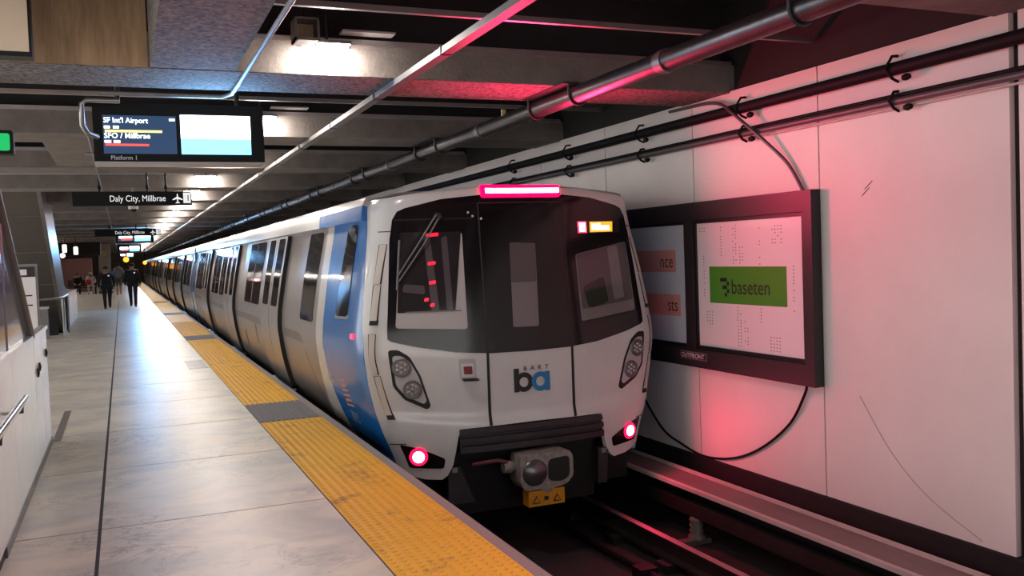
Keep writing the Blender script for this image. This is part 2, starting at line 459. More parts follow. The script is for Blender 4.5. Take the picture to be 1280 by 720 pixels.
# ------------------------------------------------------------------ right wall with enamel panels
WR = MB().box(5.45, 5.9, -10, 118, -1.5, 4.1).build('wall_right', 'joint_dark'); struct(WR, 'tall off-white panelled tunnel wall beyond the track', 'wall')
MB().box(5.40, 5.5, -10, 118, -1.5, -.575).build('wall_base', 'underframe', WR)
MB().box(5.395, 5.45, -10, 118, -.58, -.56).build('base_trim', 'joint_dark', WR)
edges = [4.206+1.818*k for k in range(-7, 22)]
pm = MB()
for i in range(len(edges)-1):
    a, b = edges[i], edges[i+1]
    ga = .035 if abs(a-4.206) < .01 else .007; gb = .035 if abs(b-4.206) < .01 else .007
    p = MB().box(5.40+random.uniform(0, .003), 5.46, a+ga, b-gb, -.555, 3.06).build('wall_panel', 'panel_white', WR)
MB().box(5.40, 5.46, edges[-1], 118, -.555, 3.06).build('wall_panel_far', 'panel_white', WR)
MB().tube(crv([(5.4015, 5.62, .35), (5.4015, 5.3, -.05), (5.4015, 4.95, -.32), (5.4015, 4.5, -.52)]), .005, 5).build('scuff_mark', 'panel_scuff', WR)
for (y, z, l) in ((5.55, 1.95, .05), (5.52, 2.0, .05)):
    MB().tube([(5.399, y, z), (5.399, y-.08, z+.06)], .003, 4).build('scratch', 'ink', WR)
# conduits on the wall
def conduit(label, x, z, r, m, ys, name='conduit'):
    t = thing(name, label, 'conduit', (x, 6, z))
    MB().tube([(x, -10, z), (x, 60, z)], r, 10).build('pipe', m, t)
    for y in ys:
        MB().tube([(5.387, y, z+r+.05), (x, y, z+r+.045), (x-r-.02, y, z), (x, y, z-r-.02), (5.387, y, z-r-.04)], .012, 6).build('clamp', 'conduit_black', t)
        MB().lathe((x, y-.13, z-r-.03), (0, 1, 0), [(.02, -.03), (.028, 0), (.02, .03)], 8).build('clip_bolt', 'conduit_black', t)
    return t
ys = [5.15, 6.95, 8.75, 10.55, 12.35, 3.35]
conduit('thick black cable pipe running high along the white wall, upper of the two', 5.33, 2.86, .05, 'conduit_black', ys)
t = conduit('slim twin grey conduit clamped below the thick black pipe on the wall', 5.34, 2.62, .028, 'conduit_grey', ys)
MB().tube([(5.36, -10, 2.665), (5.36, 60, 2.665)], .016, 8).build('pipe', 'conduit_black', t)
MB().tube([(5.37, -10, 2.575), (5.37, 7.0, 2.575)], .01, 8).build('pipe', 'cover_board_lip', t)
tag(MB().tube(crv([(5.37, 8.2, 3.02), (5.37, 7.57, 3.0), (5.33, 7.25, 2.94), (5.255, 7.0, 2.83), (5.27, 6.8, 2.68), (5.31, 6.618, 2.525), (5.36, 6.36, 2.285), (5.37, 6.19, 2.04)]), .016, 8).build('loose_cable', 'conduit_grey'), 'loose cable drooping from the conduits to the billboard top', 'cable')
tag(MB().tube(crv([(5.37, 6.2, .38), (5.375, 6.24, .28), (5.38, 6.445, -.003), (5.38, 6.842, -.291), (5.38, 7.273, -.472), (5.38, 7.742, -.545), (5.38, 8.172, -.492), (5.38, 8.6, -.35), (5.38, 9.2, .2), (5.38, 9.3, .4)]), .012, 8).build('loose_cable', 'conduit_black'), 'dark cable looping down the wall below the billboard', 'cable')

# ------------------------------------------------------------------ billboard
BB = thing('billboard', 'wide dark framed advertising board on the white wall', 'billboard', (5.35, 7.9, .38))
MB().box(5.36, 5.40, 6.05, 9.78, .4, 2.03).build('back_board', 'ad_frame_inner', BB)
def fbar(y0, y1, z0, z1): MB().box(5.30, 5.40, y0, y1, z0, z1).build('frame_bar', 'ad_frame', BB)
fbar(6.02, 9.8, 1.86, 2.04); fbar(6.02, 9.8, .375, .56); fbar(6.02, 6.13, .56, 1.86); fbar(9.55, 9.8, .56, 1.86); fbar(7.76, 7.9, .56, 1.86)
for ya, yb in ((6.13, 7.76), (7.9, 9.55)):
    for (a, b, c, d) in ((ya, yb, 1.825, 1.86), (ya, yb, .56, .60), (ya, ya+.04, .6, 1.825), (yb-.03, yb, .6, 1.825)):
        MB().box(5.325, 5.36, a, b, c, d).build('poster_frame', 'ad_frame_inner', BB)
MB().box(5.297, 5.30, 7.56, 8.02, .452, .528).build('name_plate', 'ad_grey_ink', BB)
pl = MB().box(5.2955, 5.297, 7.567, 8.013, .459, .521).build('name_plate_face', 'ink', BB)
text('lettering', 'OUTFRONT', .066, (5.295, 8.0, .467), (0, -1, 0), (0, 0, 1), 'paper', BB, bold=0, sx=1.14)
for y in (6.12, 7.9): MB().lathe((5.318, y, .62), (-1, 0, 0), [(.02, 0), (.02, .012)], 10).build('lock', 'steel', BB)
PR = thing('poster', 'white poster with dotted columns and a green name block on the billboard', 'poster', (5.345, 6.96, .6))
MB().box(5.345, 5.357, 6.17, 7.73, .60, 1.825).build('sheet', 'paper', PR)
MB().box(5.3435, 5.345, 6.395, 7.535, 1.037, 1.395).build('green_block', 'ad_green', PR)
u = .036
for (cx, cz) in [(0, 0), (1, 0), (2, 0), (3, -1), (1, -2), (2, -2), (3, -3), (2, -4)]:
    w_ = u*1.0; MB().box(5.342, 5.3435, 7.36-cx*u*.95-w_, 7.36-cx*u*.95, 1.285+cz*u-u, 1.285+cz*u).build('logo_block', 'ink', PR)
text('lettering', 'baseten', .2, (5.342, 7.19, 1.135), (0, -1, 0), (0, 0, 1), 'ink', PR, bold=.002, sx=.93)
dots = MB(); rnd = random.Random(3)
for (yc, nc, za, zb) in ((7.33, 1, 1.5, 1.78), (7.1, 2, 1.42, 1.8), (7.0, 2, 1.42, 1.6), (6.75, 1, 1.41, 1.75), (6.45, 4, 1.6, 1.78), (7.05, 2, .64, 1.02), (6.75, 1, .85, 1.02), (6.5, 4, .63, .78), (7.5, 3, .82, .95), (7.62, 1, 1.1, 1.5), (6.3, 1, 1.0, 1.4), (6.95, 2, .66, .9), (7.6, 3, 1.74, 1.79)):
    for c in range(nc):
        z = za
        while z < zb:
            if rnd.random() < .8: dots.box(5.3443, 5.345, yc+c*.04, yc+c*.04+.012, z, z+.012)
            z += .03
dp_ = dots.build('printed_dots', 'ad_grey_ink', PR); dp_['kind'] = 'stuff'
PL = thing('poster', 'pale poster with two salmon word blocks half hidden behind the train', 'poster', (5.345, 8.7, .6))
MB().box(5.345, 5.357, 7.935, 9.52, .60, 1.825).build('sheet', 'paper_cool', PL)
for (z0, z1, y0, s) in ((1.335, 1.57, 8.13, 'nce'), (.875, 1.10, 8.06, 'sts')):
    MB().box(5.3435, 5.345, y0, 9.1, z0, z1).build('salmon_block', 'ad_salmon', PL)
    text('lettering', s, .2, (5.342, y0+.045, z0+.05), (0, -1, 0), (0, 0, 1), 'ink', PL, align='RIGHT', sx=.9)

# ------------------------------------------------------------------ ceiling
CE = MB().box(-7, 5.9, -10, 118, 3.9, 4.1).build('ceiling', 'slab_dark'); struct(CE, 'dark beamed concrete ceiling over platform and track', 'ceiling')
NB = 30
for k in range(-4, NB):  # beam webs carry a dark colour standing in for shade above the lamps
    y = 7.2+3.66*k
    if k == 0:
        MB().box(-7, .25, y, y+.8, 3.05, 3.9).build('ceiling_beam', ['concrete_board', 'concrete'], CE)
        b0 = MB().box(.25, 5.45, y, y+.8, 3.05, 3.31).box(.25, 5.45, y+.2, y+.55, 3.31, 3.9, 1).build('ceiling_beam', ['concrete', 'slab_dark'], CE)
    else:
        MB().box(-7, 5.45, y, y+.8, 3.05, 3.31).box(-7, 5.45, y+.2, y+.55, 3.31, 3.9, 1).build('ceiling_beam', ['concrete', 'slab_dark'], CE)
    if k < 14:
        MB().box(.9 if k in (0,) else -6, 5.4, y-.03, y, 3.29, 3.335).build('beam_angle', 'channel_metal', CE)
        MB().box(.9 if k in (-1, 0) else -6, 5.4, y-1.13, y-1.09, 3.27, 3.31).build('ceiling_channel', 'channel_metal', CE)
MB().box(-7, 5.45, 7.205, 7.995, 3.045, 3.05).build('beam_soffit', 'concrete_popcorn', CE)
MB().box(.26, .86, -9, 7.19, 3.05, 3.9).build('ceiling_girder', 'concrete_popcorn', CE)
MB().box(-.77, .95, 11.68, 14.5, 3.07, 3.4).build('ceiling_panel', 'concrete', CE)
struct(MB().box(-7.2, -7, 27, 118, -.5, 4.1).build('wall_left', 'far_grey'), 'plain grey wall far across the platform', 'wall')
struct(MB().box(-7, 5.9, 104, 104.3, -1.5, 4.1).build('wall_back', 'far_grey'), 'far end wall of the station hall', 'wall')

# overhead lamps
def lamp(x, y, label):
    t = thing('ceiling_lamp', label, 'lamp', (x, y, 3.17), 'ceiling lamps along the beams')
    MB().prism([(x-.16, 3.25), (x-.1, 3.2), (x-.02, 3.17), (x+.02, 3.17), (x+.12, 3.2), (x+.16, 3.25)], 'y', y-.09, y+.09).build('diffuser', 'lamp_glow', t)
    MB().box(x-.17, x+.17, y-.1, y+.1, 3.25, 3.275).build('housing', 'lamp_housing', t)
    MB().tube([(x, y, 3.275), (x, y, 3.9)], .012, 6).build('stem', 'dark_metal', t)
    for dx in (-.19, .17): MB().lathe((x+dx, y, 3.235), (0, 0, 1), [(.012, 0), (.014, .03)], 8).build('screw', 'chrome', t)
    MB().box(x+.12, x+.54, y-.05, y+.09, 3.36, 3.375).build('reflector_plate', 'reveal', t)
lamp(1.54, 7.08, 'lit ceiling lamp in front of the nearest beam, above the display board')
bl = bpy.data.objects['ceiling_lamp']
ORD = ['first', 'second', 'third', 'fourth', 'fifth', 'sixth', 'seventh', 'eighth', 'ninth', 'tenth', 'eleventh', 'twelfth', 'thirteenth', 'fourteenth', 'fifteenth', 'sixteenth', 'seventeenth', 'eighteenth', 'nineteenth', 'twentieth', 'twenty-first', 'twenty-second', 'twenty-third', 'twenty-fourth', 'twenty-fifth', 'twenty-sixth']
for k in list(range(-2, 0))+list(range(1, 26)):
    copy_tree(bl, (0, 3.66*k, 0), ('%s glowing ceiling lamp in the row running away past the display board' % ORD[k]) if k > 0 else '%s ceiling lamp behind the viewer over the platform' % ORD[-k-1])
for k in range(-2, 17):  # extra lamp row, added as fill light from the left
    copy_tree(bl, (-5.4, 3.66*k, 0), '%s added fill lamp of the row over the opposite platform side' % ORD[k+2])
# junction box
jb = thing('junction_box', 'open grey metal box hung in the dark bay beside the lamp', 'box', (1.34, 6.8, 3.22))
m = MB()
for (a, b, c, d) in ((1.25, 1.265, 3.22, 3.39), (1.415, 1.43, 3.22, 3.39), (1.25, 1.43, 3.22, 3.24), (1.25, 1.43, 3.375, 3.39)): m.box(a, b, 6.8, 6.98, c, d)
m.build('casing', 'galvanised', jb); MB().box(1.26, 1.42, 6.96, 6.98, 3.235, 3.38).build('back_plate', 'concrete_board', jb)
MB().tube([(1.34, 6.9, 3.39), (1.34, 6.9, 3.9)], .012, 6).build('hanger', 'dark_metal', jb)
# cable tray
ct = thing('cable_tray', 'straight grey metal cable channel running under the ceiling beams', 'cable tray', (2.13, 6, 2.99))
MB().box(2.105, 2.175, -10, 116, 3.0, 3.043).build('channel', 'tray_metal', ct)
MB().box(2.1, 2.18, -10, 116, 2.993, 3.0).build('lid', 'tray_metal', ct)
for k in range(12): MB().box(2.097, 2.183, 4.2+k*1.83, 4.23+k*1.83, 2.988, 3.043).build('joint_clip', 'dark_metal', ct)
# big pipe with U bolts
bp = thing('drain_pipe', 'large shiny metal pipe slung under the ceiling above the train', 'pipe', (3.7, 6, 2.87))
MB().tube([(3.7, -10, 2.95), (3.7, 110, 2.95)], .078, 16).build('pipe', 'pipe_metal', bp)
for k in range(-3, 22):
    for d in (-.28, .42):
        y = 7.2+3.66*k+.2+d*1.2
        pts = [(3.7-.09, y, 3.06)] + [(3.7+.09*math.cos(a), y, 2.95+.09*math.sin(a)) for a in [math.pi*(1+i/8) for i in range(9)]] + [(3.79, y, 3.06)]
        MB().tube(pts, .012, 6).build('u_bolt', 'dark_metal', bp)
    MB().box(3.55, 3.85, 7.2+3.66*k-.16, 7.2+3.66*k+.72, 3.035, 3.05).build('hanger_plate', 'dark_metal', bp)
    MB().tube([(3.7, 7.2+3.66*k+2.1, 2.95), (3.7, 7.2+3.66*k+2.2, 2.95)], .088, 16).build('coupling', 'steel_dull', bp)
MB().box(3.63, 3.67, 8.6, 8.63, 3.0, 3.06).build('tag', 'brass', bp)
# small conduits
tag(MB().tube([(.93, -9, 3.03), (.93, 7.5, 3.03), (.92, 8.0, 3.02), (.85, 8.1, 3.01), (-.1, 8.1, 3.01)], .018, 8).build('ceiling_conduit', 'galvanised'), 'thin grey conduit bending across the ceiling above the display board', 'conduit')
tag(MB().tube([(.05, 8.15, 2.96), (-.2, 8.15, 2.96), (-.235, 8.15, 2.93), (-.235, 8.18, 2.76), (-.2, 8.22, 2.70), (-.13, 8.3, 2.68)], .022, 8).build('bent_conduit', 'steel'), 'short bent metal conduit entering the side of the display board', 'conduit')
cc = thing('ceiling_conduit', 'slim pale conduit running along the ceiling behind the hanging signs', 'conduit', (-.26, 20, 3.0))
MB().tube([(-.26, 9.2, 3.02), (-.26, 90, 3.02)], .014, 6).build('pipe', 'galvanised', cc)
MB().lathe((-.26, 12.4, 3.0), (0, 0, 1), [(.1, 0), (.1, .01), (.03, .03)], 16).build('ceiling_plate', 'galvanised', cc)
dc = thing('dome_camera', 'small white dome camera below the destination sign', 'camera', (.25, 18.2, 2.58))
MB().lathe((.25, 18.2, 2.66), (0, 0, 1), [(.085, 0), (.09, .07), (.06, .2)], 14).build('housing', 'sign_casing', dc)
MB().lathe((.25, 18.2, 2.60), (0, 0, 1), [(.01, 0), (.045, .02), (.06, .06)], 14).build('dome', 'black_gloss', dc)
MB().tube([(.25, 18.2, 2.86), (.25, 18.2, 3.893)], .015, 6).build('stem', 'steel', dc)

# ------------------------------------------------------------------ hanging signs and displays
def area(name, loc, direction, size, power, color, size_y=None):
    d = bpy.data.lights.new(name, 'AREA'); d.energy = power; d.color = color; d.shape = 'RECTANGLE'; d.size = size; d.size_y = size_y or size
    o = bpy.data.objects.new(name, d); COL.objects.link(o); o.location = loc
    o.rotation_euler = Vector(direction).to_track_quat('-Z', 'Y').to_euler(); return o
def display(y, label, detail=True, power=9):
    x0, x1, z0, z1 = -.165, 1.225, 2.482, 2.985
    t = thing('display_board', label, 'display', ((x0+x1)/2, y, z0), 'train arrival display boards')
    yy = y
    MB().box(x0, x1, yy, yy+.34, z0+.012, z1).build('casing', 'sign_black', t)
    MB().box(x0, x1, yy+.03, yy+.34, z0-.004, z0+.012).build('underside', 'sign_casing', t)
    yf = yy-.004
    MB().box(x0+.075, x0+.655, yf, yy, z0+.075, z1-.105).build('screen', 'screen_navy', t)
    MB().box(x0+.69, x0+1.275, yf, yy, z0+.075, z1-.09).build('screen', 'screen_cyan', t)
    MB().box(x0+.69, x0+1.275, yf-.002, yf, z0+.21, z1-.09).build('screen_field', 'screen_white', t)
    for xx in (x0+.2, x1-.2): MB().tube([(xx, yy+.17, z1), (xx, yy+.17, 3.9)], .02, 8).build('hanger', 'dark_metal', t)
    area('screen_light', (x0+.98, yf-.02, (z0+z1)/2), (0, -1, .1), .58, power, (.16, .5, 1), .3)
    if not detail:
        MB().box(x0+.12, x0+.6, yf-.002, yf, z0+.2, z1-.14).build('screen_field', 'screen_white', t)
        MB().box(x0+.2, x0+.6, yf-.002, yf, z0+.12, z0+.17).build('route_line', 'red_bar', t)
    if detail:
        tx, ty = (1, 0, 0), (0, 0, 1); yt = yf-.003
        text('lettering', "SF Int'l Airport", .062, (x0+.082, yt, z1-.168), tx, ty, 'text_glow', t, bold=.008, sx=.93)
        text('lettering', 'SFO / Millbrae', .062, (x0+.082, yt, z1-.297), tx, ty, 'text_glow', t, bold=.008, sx=1.0)
        text('lettering', 'Platform 1', .05, (x0+.125, yy-.002, z0+.025), tx, ty, 'sign_grey', t, bold=.01)
        MB().box(x0+.09, x0+.54, yt, yf, z1-.248, z1-.228).build('route_line', 'amber_bar', t)
        MB().box(x0+.09, x0+.43, yt, yf, z1-.362, z1-.345).build('route_line', 'red_bar', t)
        for (a, b, c) in ((.085, .13, .217), (.155, .2, .217), (.085, .135, .338), (.155, .205, .338)):
            MB().box(x0+a, x0+b, yt, yf, z1-c, z1-c+.022).build('time_digits', 'text_glow', t)
        MB().box(x0+.6, x0+.645, yt, yf, z1-.145, z1-.125).build('clock_digits', 'text_glow', t)
    return t
display(8.4, "large hanging display board reading SF Int'l Airport above the platform")
d2 = display(39.0, 'hanging display board with cyan screen directly below the farther destination sign', False, 60)
for o in [d2]: o.location.z = o.location.z+.05
for y, l in ((64, 'small distant display board, just below and beyond the second one'), (98, 'tiniest display board farthest down the platform')):
    copy_tree(d2, (0, y-39.0, 0), l)
    area('screen_light', (.815, y-.03, 2.78), (0, -1, -.1), .58, 14, (.16, .5, 1), .3)

def dest_sign(x0, x1, y, z0, z1, label, tscale):
    t = thing('destination_sign', label, 'sign', ((x0+x1)/2, y, z0))
    MB().box(x0, x1, y, y+.12, z0, z1).build('casing', 'sign_black', t)
    h = z1-z0; L = x1-x0; tx, ty = (1, 0, 0), (0, 0, 1); yt = y-.004
    text('lettering', 'Daly City, Millbrae', h*.62, (x0+L*.30, yt, z0+h*.3), tx, ty, 'sign_white', t, bold=0, sx=tscale)
    # aeroplane symbol
    px, pz, s = x0+L*.875, z0+h*.48, h*.36
    pts = [(0, 1), (.12, .8), (.12, .35), (.95, -.15), (.95, -.35), (.12, -.1), (.1, -.6), (.38, -.85), (.38, -1), (0, -.9)]
    poly = [(px+a*s, pz+b*s) for a, b in pts]+[(px-a*s, pz+b*s) for a, b in reversed(pts[1:-1])]
    MB().prism(poly, 'y', y-.004, y).build('plane_symbol', 'sign_white', t)
    MB().box(x0+L*.925, x0+L*.99, y-.004, y, z0+h*.14, z1-h*.1).build('number_plate', 'sign_white', t)
    text('lettering', '1', h*.62, (x0+L*.947, y-.006, z0+h*.3), tx, ty, 'sign_black', t, bold=0)
    for xx in (x0+L*.22, x0+L*.62, x0+L*.78):
        MB().tube([(xx, y+.06, z1), (xx, y+.06, 3.9)], .016, 6).build('hanger_rod', 'sign_black', t)
        MB().lathe((xx, y+.06, z1+.04), (0, 0, 1), [(.02, 0), (.035, .03), (.02, .07)], 8).build('rod_nut', 'sign_black', t)
    return t
dest_sign(-.69, 1.165, 16.6, 2.625, 2.86, 'hanging black sign reading Daly City, Millbrae, nearer of the two', .80)
dest_sign(-.83, 1.39, 36.0, 2.72, 2.98, 'farther black Daly City, Millbrae sign over a cyan display', .82)
ex = thing('exit_sign', 'black box with a green lit face at the left edge', 'sign', (-.95, 8.0, 2.5))
MB().prism(roundpoly([(-1.2, 2.5), (-.722, 2.5), (-.722, 2.685), (-1.2, 2.685)], .02), 'y', 8.0, 8.12).build('casing', 'sign_black', ex)
MB().prism(roundpoly([(-1.17, 2.528), (-.745, 2.528), (-.745, 2.66), (-1.17, 2.66)], .02), 'y', 7.995, 8.0).build('lit_face', 'exit_green', ex)
MB().tube([(-.95, 8.06, 2.685), (-.95, 8.06, 3.06)], .015, 6).build('hanger', 'sign_black', ex)
cx_ = thing('ceiling_panel_box', 'cream light panel in a dark frame at the top left corner', 'light panel', (-.9, 6.6, 2.98))
MB().box(-1.5, -.46, 6.6, 6.75, 2.965, 3.7).build('frame', 'ad_frame_inner', cx_)
MB().box(-1.47, -.475, 6.59, 6.6, 2.995, 3.67).build('face', 'cream_box', cx_)
MB().tube([(-.9, 6.7, 3.7), (-.9, 6.7, 3.9)], .02, 6).build('hanger', 'dark_metal', cx_)

# ------------------------------------------------------------------ train
XC = 3.51; HB = 1.575
PZ = [-.75, -.5, -.18, 0, .2, .45, .72, .95, 1.4, 1.85, 1.94, 1.96, 2.05, 2.13, 2.2, 2.26]
PO = [.36, .29, .2, .13, .075, .03, 0, .015, .09, .185, .2, .202, .212, .235, .33, .62]
zz = np.linspace(-.75, 2.26, 400); oo = np.interp(zz, PZ, PO)
ker = np.ones(13)/13; ee = np.concatenate([[oo[0]]*6, oo, [oo[-1]]*6]); osm = np.convolve(ee, ker, 'valid')
def hw(z): return HB-float(np.interp(z, zz, osm))
CU = [0, .15, .3, .45, .57, .67, .76, .82, .865, .9, .932, .958, .977, .989, .996, 1.0, 1.0]
CD = [-.17, -.167, -.16, -.135, -.105, -.077, -.05, -.022, .0, .025, .058, .095, .15, .24, .42, 1.0, 24.]
tt = [0]
for i in range(1, len(CU)): tt.append(tt[-1]+math.hypot((CU[i]-CU[i-1])*1.5, CD[i]-CD[i-1]))
ts = np.concatenate([np.linspace(0, tt[-2], 700), [tt[-1]]])
US, DS = np.interp(ts, tt, CU), np.interp(ts, tt, CD)
def smooth(a, n=25, sgn=1):
    k = np.ones(2*n+1)/(2*n+1); e = np.concatenate([sgn*a[n:0:-1], a, np.full(n, a[-1])]); return np.convolve(e, k, 'valid')
US[:-1] = smooth(US[:-1], 25, -1); DSs = DS.copy(); DSs[:600] = smooth(DS[:-1])[:600]; DS = np.maximum.accumulate(DSs); US = np.maximum.accumulate(US)
def Y0(z): return 8.0+float(np.interp(z, [.7, 2.1, 2.3], [0, .12, .15]))
def tF(x, z): return math.copysign(float(np.interp(min(abs(x)/hw(z), .9995), US, ts)), x)
def tS(y, z, s=-1): return s*float(np.interp(y-Y0(z), DS, ts))
def raw(t, z):
    a = abs(t); s = 1 if t >= 0 else -1
    dx_ = hw(z)*float(np.interp(a, ts, US)); zc = .07+.10*(dx_/1.3)**2
    q_ = min(1., max(0., (zc+.05-z)/.12)); cre = .024*q_*q_*(3-2*q_)*min(1., max(0., (1.5-dx_)/.12))   # soft crease across the lower fascia
    return Vector((XC+s*dx_, Y0(z)+float(np.interp(a, ts, DS))-cre, z))
def surf(t, z, off=0.):
    p = raw(t, z)
    if off:
        e = .02; n = (raw(t+e, z)-raw(t-e, z)).cross(raw(t, z+e)-raw(t, z-e)); n.normalize(); p = p+n*off
    return p
def fpoly(pts): return [(tF(x, z), z) for x, z in pts]
def spoly(pts, s=-1): return [(tS(y, z, s), z) for y, z in pts]
def dens(pts, m=.12):
    o = []
    for i in range(len(pts)):
        a, b = pts[i], pts[(i+1) % len(pts)]; n = max(1, int(math.hypot(a[0]-b[0], a[1]-b[1])/m))
        for k in range(n): o.append((a[0]+(b[0]-a[0])*k/n, a[1]+(b[1]-a[1])*k/n))
    return o
def fpart(name, pts, m, parent, off=.006, thick=.02, res=.08, r=0, edge=None):
    if r: pts = roundpoly(pts, r)
    return patch(MB(), fpoly(dens(pts)), surf, off, thick, res, res, 0, None if edge is None else 1).build(name, [m] if edge is None else [m, edge], parent)
def spart(name, pts, m, parent, off=.006, thick=.02, dx=.1, dz=.08, r=0, edge=None, s=-1):
    if r: pts = roundpoly(pts, r)
    return patch(MB(), spoly(dens(pts), s), surf, off, thick, dx, dz, 0, None if edge is None else 1).build(name, [m] if edge is None else [m, edge], parent)

T1 = thing('train_car', 'white fronted lead car with black windscreen mask and red lit tail lamps', 'train car', (XC, 18.5, -1.0), 'cars of the train')
mir = lambda L: [(-x, z) for x, z in reversed(L)]
# nose shell
bw = [(8.50, 2.10), (8.44, 1.95), (8.40, 1.85), (8.26, 1.4), (8.20, 1.04), (8.15, .82), (8.14, .45), (8.12, 0), (8.11, -.16), (8.10, -.3)]
top = [(-1.33, 2.135), (-1.22, 2.15), (-.84, 2.205), (-.4, 2.238)]
inner = [(-1.25, -.375), (-1.05, -.44), (-.9, -.455), (-.85, -.42), (-.80, -.33), (-.745, -.07), (-.715, -.0)]
left = spoly(bw)
outl = left + fpoly(dens(inner)[:-1]+[inner[-1]]) if False else left + fpoly(inner)
half_bot = [(-.715, 0.0), (-.4, .005), (0, .01)]
allp = left + fpoly(inner[:-1]) + fpoly(half_bot) + fpoly(mir(half_bot)[1:]) + fpoly(mir(inner[:-1])) + [(-t, z) for t, z in reversed(left)] + fpoly(mir(top)) + fpoly(top[::-1])[0:]
# order of the top edge: from right to left
allp = left + fpoly(inner[:-1]) + fpoly(half_bot) + fpoly(mir(half_bot)[1:]) + fpoly(mir(inner[:-1])) + [(-t, z) for t, z in reversed(left)] + fpoly(mir(top)) + fpoly([(0, 2.245)]) + fpoly(list(reversed(top)))
patch(MB(), allp, surf, 0., .05, .05, .035).build('nose_shell', 'white_paint', T1)
# mask
mk = [(-1.335, .86), (-1.33, .96), (-1.25, 1.76), (-1.215, 1.94), (-1.17, 2.015), (-1.1, 2.045), (-.77, 2.12), (-.41, 2.152), (0, 2.158)]
mb_ = [(0, .672), (-.42, .68), (-.73, .708), (-1.09, .778), (-1.30, .835)]
mask_pts = mk + mir(mk)[1:] + mir(mb_)[0:-1] + mb_
MK = fpart('windscreen_mask', mask_pts, 'black_gloss', T1, .006, .02, .07)
def win(pts, m, name, r=.03, off=.011): return fpart(name, pts, m, MK, off, .006, .08, r)
win([(-1.155, 1.815), (-.604, 1.81), (-.612, .915), (-1.26, .955)], 'reveal', 'cab_window_frame', .03)
win([(-1.16, 1.82), (-.612, 1.815), (-.715, 1.09), (-1.235, 1.09)], 'pane_dark', 'cab_window', .015, .015)
win([(-1.165, 1.1), (-.66, 1.095), (-.66, 1.083), (-1.165, 1.088)], 'ad_grey_ink', 'window_trim', 0, .017)
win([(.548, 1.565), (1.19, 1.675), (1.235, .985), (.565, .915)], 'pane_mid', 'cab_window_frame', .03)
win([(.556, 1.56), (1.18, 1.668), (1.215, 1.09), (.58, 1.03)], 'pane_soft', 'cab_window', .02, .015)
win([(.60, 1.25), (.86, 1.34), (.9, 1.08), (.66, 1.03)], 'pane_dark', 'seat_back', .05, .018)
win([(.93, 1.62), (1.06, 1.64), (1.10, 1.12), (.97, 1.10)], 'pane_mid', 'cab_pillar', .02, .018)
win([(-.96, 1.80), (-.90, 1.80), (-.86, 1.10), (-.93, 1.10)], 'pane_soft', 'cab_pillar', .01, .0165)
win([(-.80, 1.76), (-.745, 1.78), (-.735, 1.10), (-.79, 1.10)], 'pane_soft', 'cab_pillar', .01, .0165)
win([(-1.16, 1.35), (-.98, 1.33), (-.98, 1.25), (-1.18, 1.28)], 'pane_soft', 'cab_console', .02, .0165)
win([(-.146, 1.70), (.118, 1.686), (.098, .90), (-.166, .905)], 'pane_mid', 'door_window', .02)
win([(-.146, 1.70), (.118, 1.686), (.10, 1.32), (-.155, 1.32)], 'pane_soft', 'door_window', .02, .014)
for x, z, wd in ((-.875, 1.79, .055), (-.9, 1.53, .035), (-.905, 1.355, .03), (-.97, 1.2, .02), (-.92, 1.15, .02)):  # glowing red dots stand in for signal lights reflected in the pane
    win([(x-wd, z-.018), (x+wd, z-.01), (x+wd, z+.02), (x-wd, z+.012)], 'reflection_red', 'red_reflection', .01, .018)
# door outline on mask
for x in (-.435, .44):
    fpart('door_seam', [(x-.006, .70), (x+.006, .70), (x+.006, 2.08), (x-.006, 2.08)], 'dark_metal', MK, .009, .004)
    fpart('door_seam', [(x-.014, .008), (x+.014, .008), (x+.012, .69), (x-.012, .69)], 'rubber', T1, .006, .012, .03)
fpart('door_seam', [(-.43, 2.072), (.43, 2.072), (.43, 2.082), (-.43, 2.082)], 'dark_metal', MK, .009, .004)
fpart('mask_trim', [(-1.2, 1.93), (-.5, 1.93), (-.5, 1.945), (-1.2, 1.945)], 'pane_dark', MK, .008, .003)
# destination sign on mask
sg = fpart('front_sign', [(.595, 1.765), (1.12, 1.768), (1.135, 1.885), (.60, 1.885)], 'pane_dark', MK, .012, .006, r=.01)
fpart('route_lamp', [(.60, 1.772), (.70, 1.772), (.70, 1.88), (.60, 1.88)], 'sign_red_led', MK, .016, .004)
fpart('route_lamp_core', [(.617, 1.785), (.683, 1.785), (.683, 1.867), (.617, 1.867)], 'sign_red_core', MK, .019, .003)
fpart('amber_panel', [(.74, 1.775), (1.02, 1.778), (1.03, 1.878), (.745, 1.878)], 'amber_glow', MK, .016, .004)
vs, fs = text_geo('Millbrae', .088, .045, 'LEFT')
tm_ = MB().add([surf(tF(.76+v[0]*.78, 1.797+v[1]), 1.797+v[1], .02) for v in vs], fs); tm_.build('sign_lettering', 'amber_core', MK)
# marker light bar
ml = fpart('marker_light', [(-.40, 2.125), (.42, 2.125), (.42, 2.236), (-.40, 2.24)], 'marker_lens', T1, .03, .05, r=.03)
core = MB()
for i in range(26):
    x = -.355+i*.0292
    patch(core, fpoly([(x, 2.162), (x+.026, 2.162), (x+.026, 2.205), (x, 2.205)]), surf, .036, .006, .1, .1)
core.build('led_row', 'marker_core', ml)
